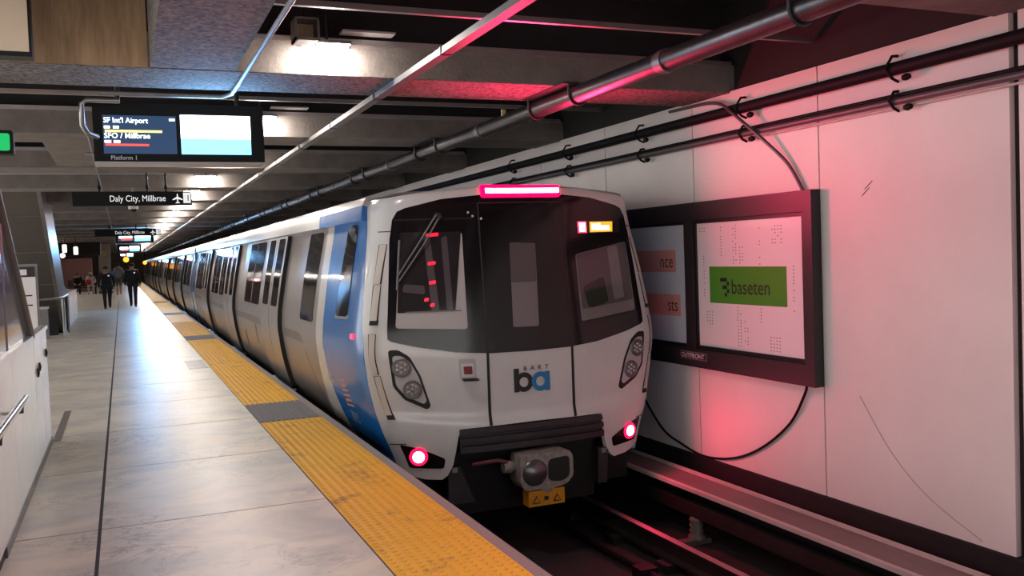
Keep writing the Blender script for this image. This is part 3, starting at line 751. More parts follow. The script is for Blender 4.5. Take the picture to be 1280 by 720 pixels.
# wiper
WP = MB().tube([surf(tF(-.835, 1.965), 1.965, .05), surf(tF(-1.0, 1.72), 1.72, .05), surf(tF(-1.2, 1.43), 1.43, .035)], .009, 6)
WP.tube([surf(tF(-.80, 1.955), 1.955, .05), surf(tF(-.97, 1.69), 1.69, .05), surf(tF(-1.195, 1.38), 1.38, .035)], .009, 6)
WP.build('wiper_arm', 'steel_dull', T1)
MB().tube([surf(tF(-1.165, 1.75), 1.75, .022), surf(tF(-1.22, 1.3), 1.3, .022)], .012, 6).build('wiper_blade', 'steel_dull', T1)
MB().lathe(surf(tF(-.815, 1.96), 1.96, .0), (0, -1, 0), [(.04, 0), (.035, .05), (.02, .06)], 12).build('wiper_pivot', 'black_matte', T1)
for x, z in ((-.54, 1.99), (-.5, 1.955), (-.42, 1.93)): MB().lathe(surf(tF(x, z), z, 0), (0, -1, 0), [(.016, 0), (.012, .03)], 8).build('sensor', 'chrome', T1)
# headlights
hl = [(-1.332, .748), (-1.25, .75), (-1.155, .685), (-1.067, .514), (-.988, .245), (-1.02, .215), (-1.21, .315), (-1.30, .433)]
def grow(p, k):
    c = Vector((sum(a for a, b in p)/len(p), sum(b for a, b in p)/len(p))); return [tuple(c+(Vector(q)-c)*k) for q in p]
for s in (-1, 1):
    P_ = [(x*-s, z) for x, z in hl]
    H = fpart('headlight', grow(P_, 1.05), 'rubber', T1, .006, .015, .06, r=.03)
    fpart('lens', grow(P_, .85), 'headlight_bowl', H, .010, .006, .06, r=.03)
    for (x, z) in ((1.228, .60), (1.14, .395)):
        c = surf(tF(s*x, z), z, .012); n = (surf(tF(s*x, z), z, .05)-surf(tF(s*x, z), z, 0)).normalized()
        MB().lathe(c-n*.004, n, [(.088, 0), (.088, .012), (.072, .014), (.068, .004)], 20).build('lamp_ring', 'steel_dull', H)
        lm = MB(); a = Vector((0, 0, 1)); u_ = (a-n*a.dot(n)).normalized(); w_ = n.cross(u_)
        for (i, rr) in [(0, 0)]+[(k, .042) for k in range(6)]:
            cc_ = c+(u_*math.cos(i*math.pi/3)+w_*math.sin(i*math.pi/3))*rr+n*.002; lm.lathe(cc_, n, [(.019, 0), (.017, .01), (.006, .016)], 10)
        lm.build('led_cluster', 'lens_clear', H)
    tl = [(-1.262, -.105), (-1.13, -.14), (-1.0, -.195), (-.868, -.262), (-.885, -.352), (-1.18, -.325)]
    P_ = [(x*-s, z) for x, z in tl]
    TL = fpart('tail_light', P_, 'black_gloss', T1, .006, .015, .06, r=.025)
    x, z = s*1.105, -.225
    c = surf(tF(x, z), z, .006); n = (surf(tF(x, z), z, .05)-surf(tF(x, z), z, 0)).normalized()
    MB().lathe(c, n, [(.085, 0), (.08, .012)], 24).build('red_lens', 'tail_lens', TL)
    MB().lathe(c+n*.01, n, [(.055, 0), (.05, .008)], 24).build('lamp_core', 'tail_core', TL)
    # side slots on the corner
    for (z0, z1, d) in ((.95, 1.42, 0), (1.42, 1.74, .0)):
        pass
# corner handhold panels (long recessed slots beside the blue paint)
def corner(pts, m, name, off, s): # pts (y, z) on the side curve
    return spart(name, pts, m, T1, off, .008, .05, .08, s=s)
for s in (-1, 1):
    def slot(quad, blk):
        o = []
        for i in range(4):
            o.append(quad[i])
        corner(o, 'joint_dark', 'grab_slot_rim', .005, s)
        cx2 = sum(q[0] for q in o)/4; cz2 = sum(q[1] for q in o)/4
        corner([(cx2+(q[0]-cx2)*.8, cz2+(q[1]-cz2)*.985) for q in o], 'cream_paint', 'grab_slot', .009, s)
        if blk: corner([(q[0], z) for q, z in ((o[2], o[2][1]+.04), (o[3], o[3][1]+.04), (o[3], o[3][1]), (o[2], o[2][1]))], 'rubber', 'grab_slot_end', .012, s)
    slot([(8.115, 1.72), (8.165, 1.72), (8.14, 1.36), (8.09, 1.36)], False)
    slot([(8.09, 1.35), (8.14, 1.35), (8.11, .99), (8.06, .99)], True)
    slot([(8.06, .91), (8.11, .91), (8.08, .54), (8.04, .54)], False)
    slot([(8.035, .53), (8.075, .53), (8.045, .13), (8.01, .13)], True)
    corner([(8.03, 1.84), (8.20, 1.84), (8.20, 1.832), (8.03, 1.832)], 'joint_dark', 'panel_seam', .003, s)
    corner([(8.0, -.1), (8.10, -.1), (8.10, -.108), (8.0, -.108)], 'joint_dark', 'panel_seam', .003, s)
# lower fascia details
rb = fpart('button_recess', [(-.712, .645), (-.556, .64), (-.55, .455), (-.704, .46)], 'reveal', T1, .004, .01, r=.015)
fpart('button_surround', [(-.695, .60), (-.575, .597), (-.572, .475), (-.69, .478)], 'white_paint', rb, .008, .006, r=.01)
fpart('red_button', [(-.672, .575), (-.592, .573), (-.59, .50), (-.668, .502)], 'red_glass', rb, .016, .012, r=.01)
p0 = surf(tF(-.69, .455), .455, 0)
MB().add([p0, surf(tF(-.55, .45), .45, 0), surf(tF(-.53, .44), .44, .07), surf(tF(-.68, .445), .445, .07)], [(0, 1, 2, 3)]).add([v+Vector((0, 0, .012)) for v in (p0, surf(tF(-.55, .45), .45, 0), surf(tF(-.53, .44), .44, .07), surf(tF(-.68, .445), .445, .07))], [(0, 3, 2, 1)]).build('button_flap', 'dark_metal', rb)
# logo
def ring_pts(mbx, cx, cz, R, r, off, n=32):
    vs = []
    for i in range(n):
        a = 2*math.pi*i/n
        for q in (R, r): vs.append(surf(tF(cx+q*math.cos(a), cz+q*math.sin(a)), cz+q*math.sin(a), off))
    mbx.add(vs, [(2*i, 2*i+1, (2*i+3) % (2*n), (2*i+2) % (2*n)) for i in range(n)])
lb = MB(); ring_pts(lb, -.085, .383, .093, .046, .010); patch(lb, fpoly([(-.185, .292), (-.134, .292), (-.134, .515), (-.185, .515)]), surf, .010, .005, .05, .05); lb.build('logo_letter', 'ink', T1)
la = MB(); ring_pts(la, .084, .378, .093, .046, .013); patch(la, fpoly([(.131, .287), (.182, .287), (.182, .468), (.131, .468)]), surf, .013, .005, .05, .05); la.build('logo_letter', 'blue_ink', T1)
for i, ch in enumerate('BART'):
    vs, fs = text_geo(ch, .062, .006, 'CENTER'); MB().add([surf(tF(-.07+i*.075+v[0]*1.05, .49+v[1]), .49+v[1], .012) for v in vs], fs).build('logo_lettering', 'ink', T1)
# anti climber bumper with ribs
BU = MB()
def bum(x, z, o): return surf(tF(x, max(z, -.3)), z, o)
prof = [(-.03, -.0), (.02, -.005), (.04, -.05), (.02, -.06), (.02, -.075), (.05, -.085), (.05, -.125), (.025, -.135), (.025, -.15), (.055, -.16), (.055, -.215), (-.03, -.23)]
xs_ = np.linspace(-.735, .735, 17)
vsb = [bum(x, z, o) for x in xs_ for (o, z) in prof]; n_ = len(prof)
BU.add(vsb, [(i*n_+k, i*n_+k+1, (i+1)*n_+k+1, (i+1)*n_+k) for i in range(16) for k in range(n_-1)]+[tuple(range(n_)), tuple(range(16*n_, 17*n_))])
BU.build('bumper', 'dark_metal', T1)
# coupler
CP = MB().prism(roundpoly([(XC-.25, -.34), (XC-.23, -.26), (XC+.25, -.255), (XC+.29, -.31), (XC+.29, -.5), (XC+.22, -.57), (XC+.09, -.59), (XC+.03, -.64), (XC-.04, -.59), (XC-.2, -.59), (XC-.25, -.52)], .03), 'y', 7.60, 7.85).build('coupler_head', 'cast_iron', T1)
MB().lathe((XC-.105, 7.61, -.43), (0, -1, 0), [(.125, 0), (.125, .012), (.10, .03), (.05, .05), (.0, .055)], 24).build('coupler_cone', 'coupler_face', CP)
MB().prism(roundpoly([(XC+.03, -.32), (XC+.25, -.305), (XC+.25, -.5), (XC+.16, -.54), (XC+.03, -.52)], .05), 'y', 7.595, 7.62).build('coupler_socket', 'black_matte', CP)
MB().lathe((XC-.07, 7.57, -.45), (0, -1, 0), [(.018, 0), (.018, .01)], 10).build('pin_hole', 'rubber', CP)
MB().box(XC-.17, XC+.2, 7.62, 7.75, -.75, -.605).build('coupler_plate', 'coupler_pad', T1)
for x in (XC-.09, XC+.12):
    MB().tube([(x-.035, 7.615, -.72), (x, 7.615, -.655), (x+.035, 7.615, -.72), (x-.035, 7.615, -.72)], .006, 5).build('plate_mark', 'ink', T1)
MB().box(XC-.01, XC+.03, 7.612, 7.62, -.70, -.665).build('plate_mark', 'ink', T1)
MB().tube([(XC, 7.8, -.43), (XC, 9.5, -.43)], .11, 12).build('drawbar', 'underframe', T1)
MB().lathe((XC-.3, 7.75, -.38), (1, 0, 0), [(.05, -.06), (.06, 0), (.04, .06)], 12).build('air_coupling', 'cast_iron', T1)
MB().tube([(XC-.28, 7.75, -.35), (XC-.42, 7.72, -.30), (XC-.5, 7.75, -.31), (XC-.62, 7.85, -.34)], .02, 8).build('air_hose', 'hose_red', T1)
for s in (-1, 1):
    MB().prism([(XC+s*.78-.06, -.35), (XC+s*.78+.05, -.35), (XC+s*.70+.11, -.70), (XC+s*.78-.07, -.70)], 'y', 7.9, 7.96).build('rail_guard', 'dark_metal', T1)
    MB().box(XC+s*.78-.03, XC+s*.78+.02, 7.88, 7.9, -.40, -.355).build('guard_plate', 'galvanised', T1)
MB().box(XC-1.3, XC+1.3, 8.35, 29.2, -.8, -.3).build('underframe', 'underframe', T1)
MB().box(XC-.74, XC+.74, 8.05, 8.4, -.85, -.02).build('coupler_pocket', 'underframe', T1)
for s in (-1, 1):
    for y in (11.0, 13.2, 25.0, 27.2):
        MB().lathe((XC+s*.80, y, -.62), (s, 0, 0), [(.1, 0), (.41, .005), (.41, .028), (.38, .035), (.38, .14)], 24).build('wheel', 'rail_side', T1)

def sgrid(name, y0, y1, zs, m, parent, off, thick, s=-1, fn=None):
    fn = fn or (lambda y, z, o: surf(tS(y, z, s), z, o))
    ys_ = [y0, y0+.2] + list(np.linspace(y0+.5, y1, 8)); nz = len(zs); q = MB()
    q.add([fn(y, z, off) for y in ys_ for z in zs], [(i*nz+k, i*nz+k+1, (i+1)*nz+k+1, (i+1)*nz+k) for i in range(len(ys_)-1) for k in range(nz-1)], 0, True)
    for k in (0, nz-1):
        q.add([fn(y, zs[k], o) for y in ys_ for o in (off, off-thick)], [(2*i, 2*i+1, 2*i+3, 2*i+2) for i in range(len(ys_)-1)])
    for y in (y0, y1):
        q.add([fn(y, z, o) for z in zs for o in (off, off-thick)], [(2*i, 2*i+1, 2*i+3, 2*i+2) for i in range(nz-1)])
    return q.build(name, m, parent)
# sides shared by all cars ------------------------------------------------
def door_pair(parent, yd, fn_part):
    for (a, b, wa, wb) in ((yd, yd+.8, yd+.14, yd+.66), (yd+.82, yd+1.62, yd+.96, yd+1.48)):
        D = fn_part('door_leaf', [(a, -.08), (b, -.08), (b, 1.93), (a, 1.93)], 'door_silver', parent, .055, .055, edge='rubber')
        fn_part('door_window', [(wa, .98), (wb, .98), (wb, 1.9), (wa, 1.9)], 'window_glass', D, .058, .004, r=.06)
    fn_part('threshold', [(yd-.05, -.13), (yd+1.7, -.13), (yd+1.7, -.1), (yd-.05, -.1)], 'steel', parent, .13, .1)
def side_window(parent, y0, y1, fn_part, mull=True, z0=.93):
    W = fn_part('side_window', [(y0, z0), (y1, z0), (y1, 1.91), (y0, 1.91)], 'window_glass', parent, .006, .01, r=.08)
    if mull:
        ym = (y0+y1)/2; fn_part('mullion', [(ym-.02, z0+.02), (ym+.02, z0+.02), (ym+.02, 1.89), (ym-.02, 1.89)], 'steel_dull', W, .010, .006)
# lead car side
YE = 29.25
for s in (-1, 1):
    sgrid('side_wall', 10.13, YE, list(np.linspace(-.45, 1.96, 26)), 'side_silver', T1, 0, .04, s)
    cream = [(9.82, 1.95), (9.80, 1.55), (9.75, .96), (9.77, .70), (9.69, .36), (9.42, -.08), (9.2, -.3), (9.2, -.45), (10.13, -.45), (10.13, 1.95)]
    spart('cream_stripe', cream, 'cream_paint', T1, 0, .04, .1, .08, s=s)
    bluep = [(8.44, 1.95), (8.40, 1.85), (8.26, 1.4), (8.20, 1.04), (8.15, .82), (8.14, .45), (8.12, 0), (8.11, -.16), (8.10, -.3), (8.1, -.45), (9.2, -.45), (9.2, -.3), (9.42, -.08), (9.69, .36), (9.77, .70), (9.75, .96), (9.80, 1.55), (9.82, 1.95)]
    spart('blue_panel', bluep, 'blue_paint', T1, 0, .04, .07, .07, s=s)
    spart('roof_band_blue', [(8.47, 1.95), (10.42, 1.95), (10.4, 2.075), (8.49, 2.085)], 'blue_paint', T1, .05, .06, .1, .05, s=s)
    spart('roof_band', [(8.49, 2.085), (10.42, 2.075), (10.42, 2.14), (8.52, 2.14)], 'white_paint', T1, .05, .06, .1, .03, s=s)
    sgrid('roof_band', 10.42, YE, [1.95, 1.97, 2.0, 2.04, 2.08, 2.11, 2.14], 'white_paint', T1, .05, .06, s)
    CW = spart('cab_side_window', [(8.66, 1.045), (9.17, 1.03), (9.12, 1.93), (8.73, 1.93)], 'window_glass', T1, .006, .01, .1, .1, r=.09, s=s)
    spart('window_rim', [(8.64, 1.02), (9.19, 1.005), (9.19, 1.05), (8.64, 1.06)], 'steel', CW, .004, .006, .1, .1, r=.02, s=s)
    spart('side_lamp', [(8.36, .85), (8.45, .85), (8.45, .90), (8.36, .90)], 'side_red', T1, .02, .02, r=.02, s=s)
    for i in range(6):
        y = 9.02-i*.055; spart('stripe_decal', [(y, .12), (y-.03, .12), (y-.03+.16, .42-i*.01), (y+.16, .42-i*.01)] if False else [(8.78+.035*i, .15+.048*i), (9.08+.01*i, .13+.048*i), (9.08+.01*i, .15+.048*i), (8.78+.035*i, .17+.048*i)], 'orange_decal', T1, .004, .003, .1, .05, s=s)
vs, fs = text_geo('3093', .16, .01)
MB().add([surf(tS(9.05-v[0]*1.0, -.02+v[1]), -.02+v[1], .004) for v in vs], fs).build('car_number', 'pale_decal', T1)
lp = lambda n, pts, m, p, off, th, r=0, edge=None: spart(n, pts, m, p, off, th, .5, .12, r, edge)
for yd in (12.48, 17.95, 23.6): door_pair(T1, yd, lp)
side_window(T1, 10.33, 11.12, lp, False, .9)
for (a, b) in ((14.75, 16.55), (20.2, 21.1), (21.4, 22.9), (25.9, 27.9)): side_window(T1, a, b, lp)
spart('grey_stripe', [(10.95, .62), (11.2, .73), (12.3, .73), (12.3, .62)], 'side_silver_dark', T1, .003, .002, .5, .1)
for (a, b) in ((14.2, 17.9), (19.7, 23.5), (25.3, YE)): spart('grey_stripe', [(a, .62), (a, .73), (b, .73), (b, .62)], 'side_silver_dark', T1, .003, .002, .5, .1)
spart('panel_crease', [(10.9, .55), (10.94, .55), (10.36, .02), (10.32, .02)], 'side_silver_dark', T1, .003, .002, .2, .1)
for y in (16.7, 22.9): spart('vent_slot', [(y, .1), (y+.1, .1), (y+.1, .42), (y, .42)], 'joint_dark', T1, .003, .002, .3, .1)
spart('handle_slot', [(15.2, .3), (15.34, .3), (15.34, .6), (15.2, .6)], 'side_silver_dark', T1, .004, .003, .3, .1)
spart('rear_blue', [(28.3, -.45), (YE, -.45), (YE, 1.95), (28.5, 1.95)], 'blue_paint', T1, .004, .003, .5, .1)
# roof of the lead car
rf = MB(); rt = [t for t in np.linspace(-ts[-2], ts[-2], 60)]; rt = [-float(np.interp(21.2, DS, ts))]+[float(t) for t in rt]+[float(np.interp(21.2, DS, ts))]
def ztop(t):
    p = raw(t, 2.14); return 2.14+.10*max(0, 1-((p.x-XC)/1.33)**2) if abs(t) < 1.5 else 2.14
rings = []
for t in rt:
    p = raw(t, 2.14); z0 = 2.238 if False else 2.14+.1*max(0., 1-(abs(p.x-XC)/1.36)**2)
    q = raw(t, z0 if abs(p.x-XC) < 1.2 else 2.14)
    rings.append(((p.x, p.y, z0), (XC+(p.x-XC)*.8, p.y+.25 if p.y < 10 else p.y, max(z0, 2.2)+.02), (XC, p.y+.6 if p.y < 10 else p.y, 2.27)))
vv = [v for r_ in rings for v in r_]
rf.add(vv, [(i*3+k, i*3+k+1, (i+1)*3+k+1, (i+1)*3+k) for i in range(len(rings)-1) for k in range(2)], 0, True)
rf.build('roof', 'white_paint', T1)
MB().box(XC-1.45, XC+1.45, YE-.02, YE, -.45, 2.1).build('end_wall', 'side_silver_dark', T1)

# trailing cars
def flat_surf(yo):
    def f(y, z, off=0.):
        h = hw(z); e = .02; sl = (hw(z+e)-hw(z-e))/(2*e); n = Vector((-1, 0, sl)).normalized()
        return Vector((XC-h, y, z))+Vector((n.x, 0, -n.z))*off if False else Vector((XC-h, y, z))+Vector((-1, 0, sl*-1)).normalized()*off
    return f
FS = flat_surf(0)
def make_car(y0, label):
    L_ = 21.4
    t = thing('train_car', label, 'train car', (XC, y0+L_/2, -1.0), 'cars of the train')
    def part(name, pts, m, p, off, th, r=0, edge=None):
        if r: pts = roundpoly(pts, r, 3)
        return patch(MB(), dens(pts, .5), lambda y, z, o: FS(y, z, o), off, th, 2.0, .2, 0, None if edge is None else 1).build(name, [m] if edge is None else [m, edge], p)
    sgrid('side_wall', y0+.15, y0+L_, list(np.linspace(-.45, 1.96, 20)), 'side_silver', t, 0, .04, -1, FS)
    sgrid('roof_band', y0+.1, y0+L_, [1.95, 1.97, 2.0, 2.04, 2.08, 2.11, 2.14], 'white_paint', t, .05, .06, -1, FS)
    part('blue_panel', [(y0+.15, -.45), (y0+.9, -.45), (y0+.7, 1.95), (y0+.15, 1.95)], 'blue_paint', t, .004, .003)
    part('grey_stripe', [(y0+.9, .62), (y0+4.8, .62), (y0+4.8, .73), (y0+.9, .73)], 'side_silver_dark', t, .003, .002)
    for yd in (4.9, 10.7, 16.5):
        door_pair(t, y0+yd, part); side_window(t, y0+yd-3.6, y0+yd-2.0, part, True); side_window(t, y0+yd-1.8, y0+yd-.5, part, False)
    side_window(t, y0+18.7, y0+20.5, part)
    MB().prism([(XC-hw(2.1), 2.1), (XC-.9, 2.22), (XC, 2.26), (XC+.9, 2.22), (XC+hw(2.1), 2.1)], 'y', y0+.1, y0+L_).build('roof', 'white_paint', t)
    MB().prism([(XC+hw(z), z) for z in (-.45, 0, .45, .8, 1.4, 1.94, 2.1)]+[(XC+1.2, 2.1), (XC+1.2, -.45)], 'y', y0+.15, y0+L_).build('side_wall', 'side_silver', t)
    MB().box(XC-1.25, XC+1.25, y0+.15, y0+.2, -.45, 2.08).box(XC-1.25, XC+1.25, y0+L_-.05, y0+L_, -.45, 2.08).build('end_wall', 'joint_dark', t)
    MB().box(XC-1.25, XC+1.25, y0+.6, y0+L_-.4, -.9, -.3).build('underframe', 'underframe', t)
    return t
c2 = make_car(29.5, 'second silver train car, coupled behind the white fronted lead car')
copy_tree(c2, (0, 21.55, 0), 'third silver train car, beyond the second one down the platform')
copy_tree(c2, (0, 43.1, 0), 'farthest silver train car near the vanishing end of the platform')

# ------------------------------------------------------------------ stair enclosures on the left
ES = thing('escalator', 'white panelled escalator side with sloping handrail at the left edge', 'escalator', (-1.2, 7.5, 0))
for a, b in ((5.0, 6.55), (6.56, 8.1), (8.11, 8.75), (8.76, 9.38)):
    MB().box(-.70, -.67, a, b, .06, 1.06).build('side_panel', 'enamel_panel', ES)
MB().box(-.72, -.655, 4.9, 9.42, 1.06, 1.095).build('top_cap', 'enamel_panel', ES)
MB().box(-1.9, -.69, 9.36, 9.42, 0, 1.06).build('end_panel', 'enamel_panel', ES)
MB().box(-.72, -.662, 5.76, 9.42, 0, .06).build('plinth', 'steel_dull', ES)
MB().box(-.75, -.675, 4.8, 5.75, 0, .16).build('plinth', 'black_matte', ES)
MB().prism([(4.6, 1.095), (7.85, 1.095), (6.35, 1.97), (4.6, 2.98)], 'x', -.70, -.685).build('balustrade_pane', 'balustrade_glass', ES)
MB().tube([(-.68, 8.0, 1.09), (-.68, 7.9, 1.13), (-.68, 6.4, 2.0), (-.68, 4.6, 3.04)], .035, 10).build('handrail', 'handrail_dark', ES)
MB().tube([(-.69, 6.5, 1.1), (-.69, 6.5, 1.9)], .012, 6).build('pane_clip', 'steel', ES)
for (y, z) in ((8.48, .80), (8.3, .77), (9.2, .855)):
    MB().tube([(-.668, y, z-.035), (-.66, y, z), (-.668, y, z+.035)], .011, 6).build('panel_latch', 'ink', ES)
hr = thing('wall_handrail', 'short chrome handrail tube fixed to the white escalator panel', 'handrail', (-.6, 6, .75))
MB().tube([(-.6, 3.5, .8), (-.6, 6.45, .8)], .024, 12).build('rail', 'chrome', hr)
for y in (6.3, 5.2): MB().tube([(-.6, y, .79), (-.6, y, .735), (-.67, y, .735)], .01, 6).build('bracket', 'black_matte', hr)
tag(MB().box(-.67, -.60, 9.45, 11.4, -.01, .004).build('floor_plate', 'stone_plinth'), 'dark stone strip in the floor at the escalator end', 'floor plate')
# second escalator rising towards the viewer
XE = -1.4
E2 = thing('escalator', 'far escalator with dark panelled underside and steel clad side', 'escalator', (-2.4, 24, 0))
def line(y): return 3.1-(y-20.4)*.577
for k in range(6):
    ya, yb = 18.6+k*1.25, 18.6+(k+1)*1.25-.03
    MB().prism([(ya, line(ya)), (yb, line(yb)), (yb, line(yb)+.06), (ya, line(ya)+.06)], 'x', -3.4, XE-.08).build('soffit_panel', 'escalator_soffit', E2)
MB().prism([(18.0, line(18.0)), (25.77, line(25.77)), (27.9, 0), (27.9, .9), (26.6, 1.1), (18.0, line(18)+1.5)], 'x', XE-.08, XE).build('side_cladding', 'steel', E2)
MB().tube([(XE-.04, 18.0, line(18)+1.55), (XE-.04, 26.6, 1.15), (XE-.04, 28.2, .95)], .04, 8).build('handrail', 'handrail_dark', E2)
MB().box(-3.4, XE, 26.5, 33, 0, .95).build('landing_panel', 'enamel_panel', E2)
MB().box(-3.4, XE-.1, 24.8, 24.9, 0, line(24.8)).build('under_wall', 'far_dark', E2)
gr = thing('guard_rail', 'low steel guard rail below the far escalator underside', 'railing', (-1.8, 23, 0))
MB().tube([(-3.2, 22.6, .95), (-1.75, 22.6, .95), (-1.45, 22.75, .95), (-1.3, 23.3, .95), (-1.3, 25.8, .95)], .03, 8).build('top_rail', 'steel', gr)
for p in ((-1.3, 23.6), (-1.3, 25.6), (-1.75, 22.6), (-2.6, 22.6)): MB().tube([(*p, 0), (*p, .95)], .025, 8).build('post', 'steel', gr)
bn = thing('litter_bin', 'small pale bin under the far escalator', 'bin', (-1.75, 23.6, 0))
MB().box(-1.95, -1.62, 23.5, 23.8, 0, .7).build('body', 'steel_dull', bn); MB().box(-1.97, -1.60, 23.48, 23.82, .7, .75).build('lid', 'sign_casing', bn)
ib = thing('information_board', 'upright white notice board between the escalators', 'notice board', (-1.43, 16, 0))
MB().box(-1.66, -1.215, 16.0, 16.06, .05, 1.7).build('frame', 'steel_dull', ib)
MB().box(-1.63, -1.245, 15.99, 16.0, .3, 1.66).build('sheet', 'paper', ib)
MB().box(-1.63, -1.245, 15.985, 15.99, 1.5, 1.66).build('header', 'dark_metal', ib)
MB().box(-1.5, -1.36, 15.98, 15.985, 1.53, 1.62).build('header_plate', 'paper', ib)
for z in (1.2, 1.05): MB().box(-1.6, -1.3, 15.985, 15.99, z, z+.02).build('rule_line', 'ink', ib)
for x in (-1.6, -1.28): MB().box(x-.02, x+.02, 16.0, 16.05, 0, .06).build('foot', 'steel_dull', ib)

# ------------------------------------------------------------------ far background
struct(MB().box(-5.5, -1.9, 70, 70.4, 0, 2.3).build('wall_far_pink', 'far_pink'), 'dull pink wall at the far left end of the platform', 'wall')
bk = thing('bulkhead', 'black ceiling bulkhead with small lamps at the far left', 'bulkhead', (-3, 56, 2.3))
MB().box(-5.5, -1.05, 56, 57, 2.32, 3.9).build('box', 'far_dark', bk)
for i, (x, z) in enumerate(((-2.55, 2.62), (-2.05, 2.5))):
    s = thing('hanging_speaker', 'white hanging unit under the dark bulkhead, %s of the pair' % ('left' if i == 0 else 'right'), 'fixture', (x, 50, z-.2), 'white hanging units')
    MB().prism(roundpoly([(x-.1, z-.2), (x+.1, z-.2), (x+.1, z+.2), (x-.1, z+.2)], .05), 'y', 50, 50.2).build('body', 'far_white_lamp', s)
    MB().tube([(x, 50.1, z+.2), (x, 50.1, 3.9)], .02, 6).build('stem', 'sign_black', s)
sl_ = thing('signal_lamp', 'small pinkish signal lamp under the bulkhead', 'lamp', (-2.75, 52, 2.18))
MB().lathe((-2.75, 52, 2.3), (0, -1, 0), [(.12, 0), (.1, .05), (.03, .08)], 12).build('lens', 'sign_red_core', sl_)
MB().tube([(-2.75, 52.03, 2.3), (-2.75, 52.03, 3.9)], .02, 6).build('stem', 'sign_black', sl_)
col = thing('column', 'grey concrete column beyond the two officers', 'column', (-.95, 62, 0))
MB().box(-1.3, -.62, 62, 62.7, .15, 3.06).build('shaft', 'far_grey', col); MB().box(-1.36, -.56, 61.94, 62.76, 0, .15).build('base', 'stone_plinth', col)
MB().box(-1.1, -.85, 61.95, 62, 2.35, 2.65).build('sign_plate', 'brass', col)
for x, y, z, r, l in ((.35, 80, 2.2, .22, 'round orange lamp far down the platform beside the train'), (1.75, 80, 1.9, .16, 'small orange lamp close to the far train end')):
    o = thing('warning_lamp', l, 'lamp', (x, y, z-r))
    MB().lathe((x, y, z), (0, -1, 0), [(r, 0), (r*.9, .1), (r*.4, .16)], 14).build('lens', 'orange_lamp', o)
    MB().tube([(x, y+.04, z), (x, y+.04, 3.9)], .03, 6).build('stem', 'sign_black', o)
bnch = thing('bench', 'dark platform bench with two people sitting on it', 'bench', (-2.2, 62, 0))
MB().box(-3.1, -1.45, 61.9, 62.4, .4, .46).build('seat', 'bench_wood', bnch); MB().box(-3.1, -1.45, 62.38, 62.44, .5, .9).build('backrest', 'bench_wood', bnch)
for x in (-3.0, -1.55): MB().box(x-.05, x+.05, 61.95, 62.4, 0, .4).build('leg', 'dark_metal', bnch)

